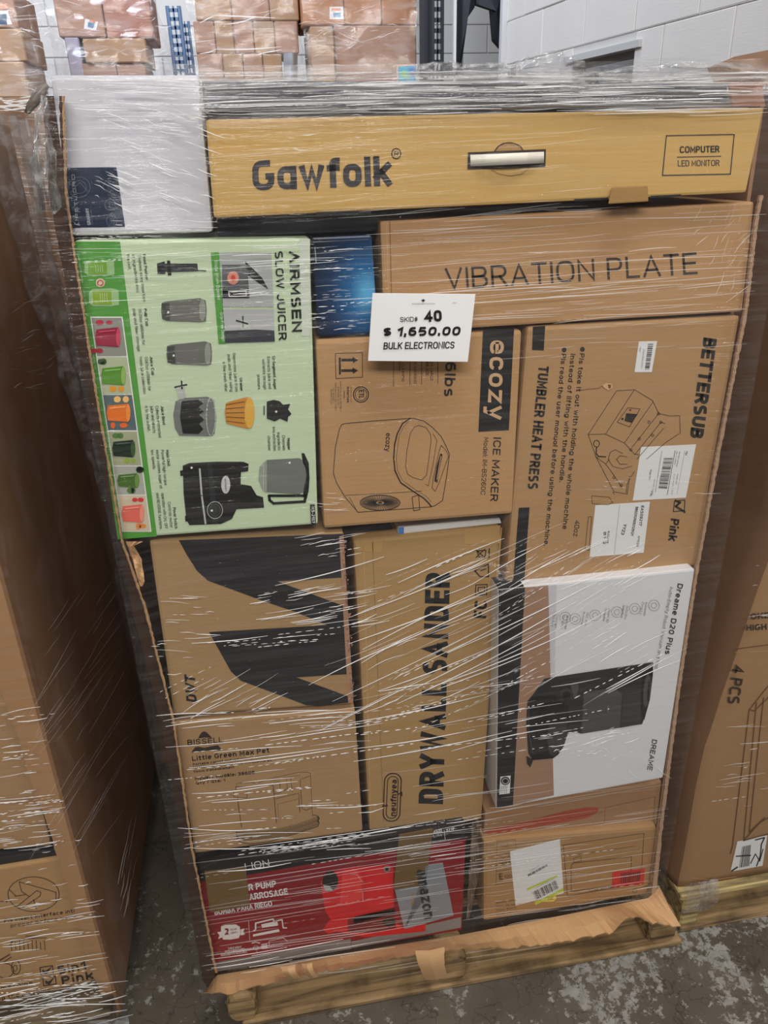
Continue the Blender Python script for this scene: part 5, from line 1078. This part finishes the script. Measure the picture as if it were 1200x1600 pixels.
def far(x0, y0, x1, y1, Y, dp, mat, label, group, floor_=False):
    P = [onY(x0, y0, Y), onY(x1, y0, Y), onY(x1, y1, Y), onY(x0, y1, Y)]
    xa, xb = (P[0].x+P[3].x)/2, (P[1].x+P[2].x)/2; za = (P[0].z+P[1].z)/2; zb2 = DZ if floor_ else (P[2].z+P[3].z)/2
    V, F = cub(xa, Y, zb2, xb, Y+dp, za); V, F = bev(V, F, .006, 1)
    return mesh('far_carton', V, F, mat, None, ((xa+xb)/2, Y+dp/2, zb2), label=label, cat='box', group=group)
G1 = 'cartons of the far load at the left edge'; Y1 = 3.9
far(-90, 97, 42, 150, Y1, .5, PKB2, 'far brown carton at the left edge, bottom of its load', G1, True)
far(-90, 45, 38, 96.5, Y1, .5, PKB2, 'far brown carton at the left edge, second from the bottom', G1)
o = far(-90, -20, 24, 44, Y1, .5, PKB, 'far brown carton at the left edge with colourful label', G1)
a = Art(o, YP(Y1)); q = a.sticker('printed_label', [(-4, 17), (12, 17), (19, 38), (-4, 40)], WHITE); a.par = q; a.lay = 4; a.cur = 'label_print'; a.poly([(-4, 22), (10, 22), (11, 38), (-4, 38)], plain(60, 90, 120)); a.poly([(-4, 7), (12, 6), (12, 14), (-4, 15)], plain(220, 130, 90)); a.flush()
G2 = 'cartons of the second far load'; Y2 = 4.3
far(108, 58.5, 130, 150, Y2, .5, LIL, 'narrow lilac-grey end of a far carton beside a bulging brown one', G2, True)
far(131, 99, 184, 150, Y2, .5, PKB, 'far carton under the bulging brown one, left', G2, True)
far(185, 99, 230, 150, Y2, .5, PKB, 'far carton under the bulging brown one, right', G2, True)
far(131, 60, 229, 98, Y2-.02, .5, PKB2, 'wide bulging pale brown carton in the second far load', G2)
o = far(86, -20, 160, 58, Y2, .5, PKB, 'pinkish far carton carrying a small white label', G2)
a = Art(o, YP(Y2)); q = a.sticker('printed_label', [(133, 29), (153, 34), (150, 48), (131, 45)], WHITE); a.par = q; a.lay = 4; a.cur = 'label_print'; a.poly([(138, 34), (148, 36), (146, 44), (137, 42)], plain(90, 130, 160)); a.poly([(140, 31), (150, 33), (149, 36), (140, 34)], plain(220, 120, 90)); a.flush()
far(162, -20, 235, 59, Y2, .5, card('far_red_board', 172, 120, 100, .12, .2), 'reddish far carton without a label beside the labelled one', G2)
G3 = 'cartons of the third far load'; Y3 = 4.35
for i, (x0, x1) in enumerate(((311, 350), (351, 381), (382, 412), (413, 442))): far(x0, 84, x1, 150, Y3, .45, PKB2 if i % 2 else PKB, ['lower far carton under the third load, first from the left', 'lower far carton under the third load, second from the left', 'lower far carton under the third load, third from the left', 'lower far carton under the third load, beside the grey bag'][i], G3, True)
for i, (x0, x1) in enumerate(((304, 336), (337, 365), (366, 396), (397, 429), (430, 466))): far(x0, 33, x1, 83.5, Y3, .45, (PKB, PKB2)[i % 2], 'middle-row far carton of the third load, number %s from the left' % ['one', 'two', 'three', 'four', 'five'][i], G3)
for i, (x0, x1) in enumerate(((304, 360), (361, 420), (421, 466))): far(x0, -24, x1, 32, Y3, .45, (PKB2, PKB)[i % 2], ['upper', 'upper middle', 'upper outermost'][i]+' far carton of the third load, %s' % ['by the blue upright', 'under a long streak of film', 'next to the dark gap'][i], G3)
bg_ = empty('grey_bag', (onY(452, 100, 4.3).x, 4.3, DZ), 'small grey plastic bag beside the lower cartons of the third load', 'bag')
def f8(u, v): p = onY(443+22*u, 84+66*v, 4.3); return Vector((p.x, 4.3-.05*math.sin(u*3.1)+.02*noise.noise(Vector((u*4, v*4, 1))), p.z-.06*0))
sheet('bag_film', f8, 8, 12, plain(150, 152, 156, .3), bg_)
G4 = 'cartons of the fourth far load'; Y4 = 4.2
far(487, 41, 523, 150, Y4-.03, .45, PKB2, 'narrow upright carton, left of the wide one in the fourth far load', G4, True)
far(524, 40, 651, 150, Y4, .45, PKB, 'wide brown carton draped with clear film in the fourth far load', G4, True)
OB = card('far_orange_board', 184, 130, 92, .1, .2)
o = far(472, -20, 537, 39, Y4, .45, OB, 'orange-brown far carton with a white label', G4)
a = Art(o, YP(Y4)); q = a.sticker('printed_label', [(515, 11), (536, 10), (537, 30), (515, 30)], WHITE); a.par = q; a.lay = 4; a.cur = 'label_print'; a.poly([(518, 13), (532, 13), (532, 17), (518, 17)], plain(230, 150, 110)); a.poly([(521, 20), (532, 20), (532, 27), (521, 27)], plain(120, 160, 190)); a.flush()
far(538, -20, 596, 39, Y4, .45, OB, 'plain orange-brown far carton between two others on top', G4)
far(597, -20, 651, 39, Y4, .45, OB, 'plain orange-brown far carton at the right end on top', G4)
p0, p1 = onY(619, 101, 3.7), onY(652, 100, 3.7)
V, F = cub(p0.x, 3.7, 1.86, p1.x, 3.84, p0.z); V, F = bev(V, F, .004, 1)
tb = mesh('toy_box', V, F, plain(206, 172, 150, .4), None, label='small box printed teal and green standing far behind the load', cat='box')
a = Art(tb, YP(3.7)); a.cur = 'printed_panel'; a.poly([(622, 104), (650, 102), (650, 130), (622, 130)], plain(60, 160, 190, .4)); a.lay = 1; a.ell(632, 116, 8, 6, plain(90, 180, 120, .4)); a.ell(644, 112, 6, 8, plain(40, 110, 180, .4)); a.flush()
V, F = cub(p0.x-.25, 3.62, 0, p1.x+.3, 3.845, 1.86); V, F = bev(V, F, .006, 1); mesh('far_carton', V, F, PKB2, None, label='tall plain carton that carries the small teal box', cat='box')
# film over the far loads
def farfilm(label, x0, x1, Y, amp=.02, mat=FILM_BACK, side=0.35):
    e = empty('stretch_wrap', (onY((x0+x1)/2, 80, Y).x, Y, DZ), label, 'plastic wrap')
    xa, xb = onY(x0, 80, Y).x, onY(x1, 80, Y).x
    def g(u, v):
        z = DZ+.005+.75*v
        if u < .75: x = xa+(xb-xa)*u/.75; y = Y
        else: x = xb+.06*math.sin(v*5)*((u-.75)*4); y = Y+(u-.75)*4*side
        return Vector((x+.01*noise.noise(Vector((u*9, v*9, Y))), y-.025+amp*noise.noise(Vector((x*7, z*9, y))), z))
    sheet('film_sheet', g, 50, 40, mat, e); return e
W1 = farfilm('milky wrap around the far cartons at the left edge', -90, 62, Y1, .02, side=.5)
W2 = farfilm('milky wrap around the second far load', 84, 250, Y2-.03, .025, side=.5)
W3 = farfilm('streaky wrap around the third far load', 301, 468, Y3, .018)
W4 = farfilm('clear wrap draped over the fourth far load', 476, 657, Y4-.04, .02)
# doorway beside the side wall: frame bars, hanging dark drapes
def bar(x0, x1, Y, th, za, zb3, mat, name, label, kind='structure'):
    a0, a1 = onY(x0, 60, Y), onY(x1, 60, Y); V, F = cub(a0.x, Y, za, a1.x, Y+th, zb3); return mesh(name, V, F, mat, None, kind=kind, label=label)
bar(709, 713, 3.7, .03, 0, 5.0, plain(214, 216, 220, .4), 'trim_2', None)
bar(794, 797, 3.55, .03, 0, 5.0, plain(190, 192, 198, .4), 'trim_3', None)
def drape(pts, Y, label, seed):
    P = [onY(x, y, Y) for x, y in pts]; zmin = min(p.z for p in P); m = Acc(); n = len(P)
    c = sum(P, Vector())/n; V = [p+Vector((0, .01*math.sin(i*2.1), 0)) for i, p in enumerate(P)]+[c+Vector((0, -.06, 0))]+[p+Vector((0, .05, 0)) for p in P]
    F = [(i, (i+1) % n, n) for i in range(n)]+[tuple(range(2*n, n, -1))]+[(i, n+1+i, n+1+(i+1) % n, (i+1) % n) for i in range(n)]
    return mesh('dark_drape', V, F, plain(34, 38, 48, .6, 'dark_cloth'), None, label=label, cat='curtain')
drape([(714, -40), (742, -40), (741, 12), (728, 30), (722, 100), (714, 110)], 3.75, 'dark cloth hanging beside the pale post of the doorway', 1)
drape([(742, -40), (793, -40), (793, 60), (784, 76), (772, 62), (768, 14), (744, 6)], 3.75, 'dark cloth hanging against the end of the white wall', 2)

# ------------------------------------------------------------------ stretch film over the middle load
NB = 20
QB = [(P, Y) for P, Y in BOXES if min(p.x for p in P) > -.30][:NB]
NX, NZ = 84, 136; X0, X1, Z0, Z1 = -.247, .80, .08, 1.812
def inq(x, z, P):
    s = 0
    for i in range(4):
        a_, b_ = P[i], P[(i+1) % 4]; c = (b_.x-a_.x)*(z-a_.z)-(b_.z-a_.z)*(x-a_.x)
        if c > 1e-9: return False
    return True
H = [[.025]*(NX+1) for _ in range(NZ+1)]
for j in range(NZ+1):
    z = Z0+(Z1-Z0)*j/NZ
    for i in range(NX+1):
        x = X0+(X1-X0)*i/NX
        for P, Y in QB:
            if Y < H[j][i] and inq(x, z, P): H[j][i] = Y
        if i < 3 : H[j][i] = min(H[j][i], -.024)
        if i > NX-3: H[j][i] = min(H[j][i], -.018)
        if z < .15: H[j][i] = min(H[j][i], -.02)
def filt(H, fn):
    return [[fn([H[jj][ii] for jj in range(max(0, j-1), min(NZ, j+1)+1) for ii in range(max(0, i-1), min(NX, i+1)+1)]) for i in range(NX+1)] for j in range(NZ+1)]
for _ in range(2): H = filt(H, min)
for _ in range(3): H = filt(H, lambda l: sum(l)/len(l))
def HY(x, z):
    fi = min(max((x-X0)/(X1-X0)*NX, 0), NX-.001); fj = min(max((z-Z0)/(Z1-Z0)*NZ, 0), NZ-.001); i, j = int(fi), int(fj); u, v = fi-i, fj-j
    return (H[j][i]*(1-u)+H[j][i+1]*u)*(1-v)+(H[j+1][i]*(1-u)+H[j+1][i+1]*u)*v - .006
mwp = empty('stretch_wrap', (.28, .45, .10), 'clear creased stretch film wound tightly around the middle load', 'plastic wrap')
def f9(u, v):
    x = X0+(X1-X0)*u; z = Z0+(Z1-Z0)*v
    return Vector((x, HY(x, z)-.0015-.0015*noise.noise(Vector((x*5, z*30, 3))), z))
sheet('film_sheet', f9, NX*2, NZ*2, FILM, mwp)
def f10(u, v): z = Z0+(Z1-Z0)*v; return Vector((X0+.004*noise.noise(Vector((u*4, z*8, 1))), HY(X0, z)+1.0*u, z))
sheet('film_sheet', f10, 24, 80, FILM_CLR, mwp)
def f11(u, v): z = Z0+(Z1-Z0)*v; return Vector((X1+.004*noise.noise(Vector((u*4, z*8, 1)))+.03*(1-v), HY(X1, z)+1.0*u, z))
sheet('film_sheet', f11, 24, 80, FILM_CLR, mwp)
def f12(u, v): x = X0+(X1-X0)*u; return Vector((x, HY(x, Z1)+1.0*v, Z1+.006*noise.noise(Vector((x*9, v*9, 1)))-.004*v))
sheet('film_sheet', f12, 60, 30, FILM, mwp)
# gathered rope of film along the top edge, thicker to the right
def f13(u, v):
    px = 312+880*u; pv = 114+v*(62-8*u); Y = .02-.03*v
    p = onY(px, pv+1.5*noise.noise(Vector((u*14, v*3, 2))), Y); return Vector((p.x, Y-.018+.006*noise.noise(Vector((u*3, v*16, 8)))+.004*math.sin(v*40+u*9), p.z))
FT = film_mat('stretch_film_top', .94, .24, .10, (4, 4, 130), bump=1.0, hazevar=.7)
sheet('gathered_film', f13, 120, 60, FT, mwp)
def blob(x0, x1, yt, yb2, Y, seed, parent, mat=FILM_THICK):
    def g(u, v):
        an = math.pi*u; px = (x0+x1)/2-(x1-x0)/2*math.cos(an); top = yb2-(yb2-yt)*math.sin(an)**.7*v
        p = onY(px, top, Y); k = noise.noise(Vector((u*7, v*5, seed))); return Vector((p.x+.01*k, Y-.07*math.sin(v*2.6)*math.sin(an)+.02*noise.noise(Vector((u*13, v*9, seed))), p.z+.008*k))
    return sheet('gathered_film', g, 36, 18, mat, parent)
blob(795, 905, 86, 122, .35, 1, mwp); blob(640, 712, 101, 120, .25, 2, mwp); blob(700, 800, 103, 121, .3, 3, mwp); blob(930, 1190, 100, 128, .25, 4, mwp)
blob(66, 90, 150, 330, -.045, 5, mwp)
# a twisted tail of film at the top left corner
V, F = tube([onY(x, y, -.02) for x, y in ((74, 132), (66, 142), (58, 154), (48, 166), (42, 177))], [.003, .006, .007, .005, .003], 7); mesh('film_tail', V, F, plain(110, 100, 92, .4), mwp, smooth=True)

# ------------------------------------------------------------------ creases in the film: raised threads, coloured near-white to paint their glints
CR = {}; CLIP = {mwp.name: (X0+.012, X1-.012, 0), wv.name: (-2, onY(100, 250, .77).x, 0), rw.name: (.87, 3, 0)}
def crease(surf, x0, y0, x1, y1, wpx, mat, parent, bow=0, off=.0015):
    k = (parent.name, mat.name)
    if k not in CR: CR[k] = (Acc(), mat, parent)
    LIM = CLIP.get(parent.name)
    if LIM:
        for q in range(8):
            pa, pb = surf(x0, y0), surf(x1, y1); ia = LIM[0] < pa[LIM[2]] < LIM[1]; ib = LIM[0] < pb[LIM[2]] < LIM[1]
            if ia and ib: break
            if not ia and not ib and q == 0: return
            if not ia: x0, y0 = x0+(x1-x0)*.15, y0+(y1-y0)*.15
            if not ib: x1, y1 = x1+(x0-x1)*.15, y1+(y0-y1)*.15
        else: return
    L_ = math.hypot(x1-x0, y1-y0)
    if L_ < 3: return
    wpx *= .78; n = max(2, min(8, int(L_/14))); V = []; F = []
    nx, ny = -(y1-y0)/L_, (x1-x0)/L_
    for i in range(n+1):
        t = i/n; ww = wpx*(math.sin(math.pi*(.12+.76*t)))*.5; b_ = bow*math.sin(math.pi*t)
        cx, cy = x0+(x1-x0)*t+nx*b_, y0+(y1-y0)*t+ny*b_
        A, C_, B = surf(cx-nx*ww, cy-ny*ww), surf(cx, cy), surf(cx+nx*ww, cy+ny*ww)
        d = (CAM-C_).normalized()
        V += [A+d*off, C_+d*(off+(A-B).length*.45), B+d*off]
    for i in range(n):
        F += [(i*3, i*3+1, i*3+4, i*3+3), (i*3+1, i*3+2, i*3+5, i*3+4)]
    CR[k][0].add(V, F)
def S_mid(x, y):
    Y = 0
    for _ in range(3):
        p = onY(x, y, Y); Y = HY(p.x, p.z)-.003
    return onY(x, y, Y)
S_lf = lambda x, y: onY(x, y, LY-.020)
S_ls = lambda x, y: onX(x, y, LX+.022)
S_lb = lambda x, y: onY(x, y, .772)
S_rf = lambda x, y: onY(x, y, RY0-.026)
rg = random.Random(21)
def field(surf, parent, x0, y0, x1, y1, cnt, ang, ja, l0, l1, w0, w1, mats, dash=.3, bow=2, slope=0):
    for _ in range(cnt):
        cx, cy = rg.uniform(x0, x1), rg.uniform(y0, y1); L_ = rg.uniform(l0, l1)*rg.choice((.5, 1, 1)); an = math.radians(ang+rg.uniform(-ja, ja)+slope*(cx-x0))
        dx, dy = math.cos(an), -math.sin(an); ax, ay = cx-dx*L_/2, cy-dy*L_/2
        m = rg.choice(mats); wpx = rg.uniform(w0, w1)
        if rg.random() < dash and L_ > 18:
            t = 0
            while t < L_:
                d = rg.uniform(3, 14); 
                if t+d > L_: d = L_-t
                if d > 2: crease(surf, ax+dx*t, ay+dy*t, ax+dx*(t+d), ay+dy*(t+d), wpx, m, parent)
                t += d+rg.uniform(2, 9)
        else: crease(surf, ax, ay, ax+dx*L_, ay+dy*L_, wpx, m, parent, rg.uniform(-bow, bow))
B_, M_, F_ = CREASE, CREASE_M, CREASE_F
M = mwp
field(S_mid, M, 110, 120, 330, 185, 60, -2, 2, 20, 90, 1, 2, [B_, M_, F_], .3)
field(S_mid, M, 330, 118, 1150, 178, 190, 1.0, 1.8, 50, 260, .9, 2.4, [B_, M_, F_, F_], .1)
field(S_mid, M, 180, 175, 330, 330, 60, -20, 5, 12, 55, 1, 2, [B_, M_], .1)
field(S_mid, M, 230, 170, 330, 215, 30, -6, 3, 10, 40, 1, 2, [B_], .2)
field(S_mid, M, 150, 270, 190, 310, 10, -28, 4, 14, 30, 1, 1.8, [B_, M_], .1)
field(S_mid, M, 130, 345, 330, 376, 24, -2, 2, 20, 70, .8, 1.6, [B_, M_], .3)
field(S_mid, M, 120, 372, 480, 470, 60, 2, 2.5, 30, 150, .8, 1.5, [B_, M_, F_, F_], .25)
field(S_mid, M, 380, 380, 580, 480, 60, 3, 2.5, 15, 80, 1, 2, [B_, M_, F_], .3)
field(S_mid, M, 490, 480, 575, 515, 18, 4, 3, 6, 30, .9, 1.6, [B_, M_], .3)
field(S_mid, M, 335, 180, 900, 335, 34, 5, 3, 60, 200, .8, 1.6, [F_], 0)
field(S_mid, M, 335, 180, 640, 235, 8, 0, 8, 8, 26, 1, 1.8, [B_], 0)
field(S_mid, M, 600, 318, 1160, 500, 90, 3.5, 2, 60, 320, .8, 1.8, [F_, F_, F_, M_], .05)
field(S_mid, M, 740, 440, 1150, 500, 14, 4, 2, 80, 260, .9, 1.6, [M_], .0)
field(S_mid, M, 820, 500, 1150, 560, 14, 4, 3, 40, 160, .8, 1.4, [F_], 0)
field(S_mid, M, 920, 740, 1140, 790, 10, -2, 3, 20, 100, .8, 1.4, [M_, F_], .2)
field(S_mid, M, 440, 770, 560, 800, 10, -1, 3, 8, 40, .8, 1.4, [M_, B_], .3)
field(S_mid, M, 470, 835, 560, 870, 16, 10, 3, 10, 60, 1, 2, [B_, M_], .2)
field(S_mid, M, 390, 915, 580, 975, 34, 10, 3, 20, 110, .9, 2, [B_, M_], .25)
field(S_mid, M, 236, 930, 330, 1060, 20, 0, 5, 12, 60, .9, 1.8, [B_, M_], .2)
field(S_mid, M, 320, 985, 520, 1010, 12, 5, 2, 30, 120, .9, 2, [B_], .7)
field(S_mid, M, 285, 1060, 430, 1112, 22, 27, 5, 20, 90, .9, 2, [B_, M_], .15)
field(S_mid, M, 275, 1105, 560, 1135, 26, 5, 3, 20, 160, 1, 2.2, [B_, M_], .3)
field(S_mid, M, 280, 1140, 560, 1250, 26, 7, 2.5, 30, 220, .9, 2.0, [B_, M_, B_], .35)
field(S_mid, M, 290, 1250, 560, 1330, 26, 3, 3, 20, 130, .9, 1.8, [B_, M_], .4)
field(S_mid, M, 560, 870, 830, 1120, 56, 24, 4, 40, 250, 1, 2.2, [B_, M_, B_, F_], .2, 4)
field(S_mid, M, 560, 1060, 900, 1180, 30, 10, 4, 40, 240, 1, 2, [B_, M_, F_], .5, 4)
field(S_mid, M, 790, 890, 1010, 1070, 40, 30, 6, 30, 160, .9, 2, [B_, M_, F_], .3)
field(S_mid, M, 800, 850, 1020, 910, 34, 28, 8, 20, 120, .8, 1.6, [M_, F_, B_], .1)
field(S_mid, M, 850, 1130, 990, 1180, 30, 14, 8, 6, 50, .8, 2, [B_, M_], .6)
field(S_mid, M, 940, 1170, 1040, 1215, 14, -42, 8, 10, 50, .7, 1.2, [F_, M_], 0)
field(S_mid, M, 560, 1200, 780, 1300, 14, 8, 4, 30, 150, .8, 1.8, [M_, F_, B_], .2)
field(S_mid, M, 320, 1300, 730, 1345, 40, 8.5, 2, 30, 230, .9, 2, [B_, M_, F_], .3)
field(S_mid, M, 320, 1345, 720, 1510, 64, 9, 1.5, 60, 330, .8, 1.7, [F_, F_, F_, M_], .05)
field(S_mid, M, 340, 1480, 720, 1525, 16, 9, 1.5, 60, 200, .9, 2, [B_, M_], .1)
field(S_mid, M, 750, 1230, 1030, 1440, 70, 8, 2, 50, 240, .8, 1.7, [F_, F_, F_, M_], .05)
field(S_mid, M, 1085, 330, 1165, 480, 26, 60, 25, 10, 50, .8, 1.6, [F_, M_], 0)
field(S_lf, lw, -5, 1110, 60, 1330, 30, 8, 4, 15, 70, 1, 2.2, [B_, M_], .3)
field(S_lf, lw, 0, 1240, 90, 1320, 34, 8, 3, 15, 90, 1, 2.4, [B_, M_], .3)
field(S_lf, lw, 0, 1400, 150, 1560, 44, 8, 3, 20, 120, .9, 2.2, [B_, M_], .25)
field(S_lf, lw, 40, 1290, 130, 1420, 16, 10, 3, 8, 30, 1, 1.8, [B_, M_], .2)
field(S_lf, lw, 0, 1535, 180, 1600, 80, 8, 8, 10, 90, 1, 2.8, [B_, M_, B_], .2)
field(S_ls, lw, 70, 900, 180, 1300, 44, 56, 5, 60, 180, .8, 1.3, [F_], 0)
field(S_ls, lw, 190, 1290, 212, 1420, 10, 80, 4, 30, 90, .8, 1.6, [F_, M_], 0)
field(S_ls, lw, 20, 250, 150, 620, 70, 20, 25, 8, 34, .8, 2, [F_, M_], 0)
field(S_lb, wv, 24, 170, 96, 420, 90, -3, 4, 24, 80, 1, 2.4, [B_, M_, M_], .1)
field(S_lb, wv, 60, 420, 140, 700, 50, -2, 14, 14, 50, 1, 2.2, [F_, M_], .1)
field(S_lb, wv, 0, 150, 70, 172, 30, 0, 8, 10, 60, 1.5, 3.5, [B_], 0)
field(S_rf, rw, 1100, 1130, 1200, 1260, 20, 5, 4, 10, 80, .8, 1.8, [F_, M_], .1)
field(S_rf, rw, 1130, 850, 1200, 980, 8, 6, 6, 10, 60, .8, 1.6, [F_, M_], .1)
for (x0, y0, x1, y1, w_) in ((545, 965, 800, 860, 1.8), (545, 1006, 800, 908, 2.2), (552, 1170, 742, 1140, 2), (552, 1190, 800, 1142, 2), (545, 1130, 760, 1085, 2), (640, 1080, 900, 940, 2.2), (600, 1015, 830, 905, 2.2), (700, 1020, 940, 905, 2), (590, 1080, 770, 1010, 2), (620, 1100, 850, 985, 2),
                            (295, 1200, 560, 1165, 2), (300, 1240, 420, 1228, 2), (297, 1295, 420, 1295, 2), (300, 1325, 440, 1322, 2), (340, 1362, 455, 1348, 2.2), (560, 1270, 600, 1262, 2), (495, 1262, 600, 1255, 2), (400, 968, 490, 950, 2.2), (430, 915, 600, 870, 2)):
    crease(S_mid, x0, y0, x1, y1, w_, B_, M, 3)
S_f = lambda Y: (lambda x, y: onY(x, y, Y))
for e, Y, rc_ in ((W1, Y1-.06, (25, 0, 75, 145)), (W2, Y2-.07, (90, 5, 235, 100)), (W2, Y2-.07, (215, 0, 262, 110)), (W3, Y3-.06, (303, 0, 460, 112)), (W4, Y4-.08, (476, 5, 655, 60)), (W4, Y4-.08, (476, 30, 560, 112))):
    field(S_f(Y), e, *rc_, 22, 8, 30, 8, 46, .8, 1.8, [M_, F_, M_], .1)
for (x0, y0, x1, y1, b_) in ((312, 36, 335, 24, 0), (335, 24, 430, 28, 0), (312, 84, 340, 76, 2), (340, 77, 440, 73, 2), (350, 38, 400, 26, 3), (405, 84, 440, 78, 0)): crease(S_f(Y3-.06), x0, y0, x1, y1, 2.2, B_, W3, b_)
for k in list(CR):
    acc, mat, par = CR[k]; mesh('film_creases', acc.V, acc.F, mat, par, smooth=True, kind='stuff')
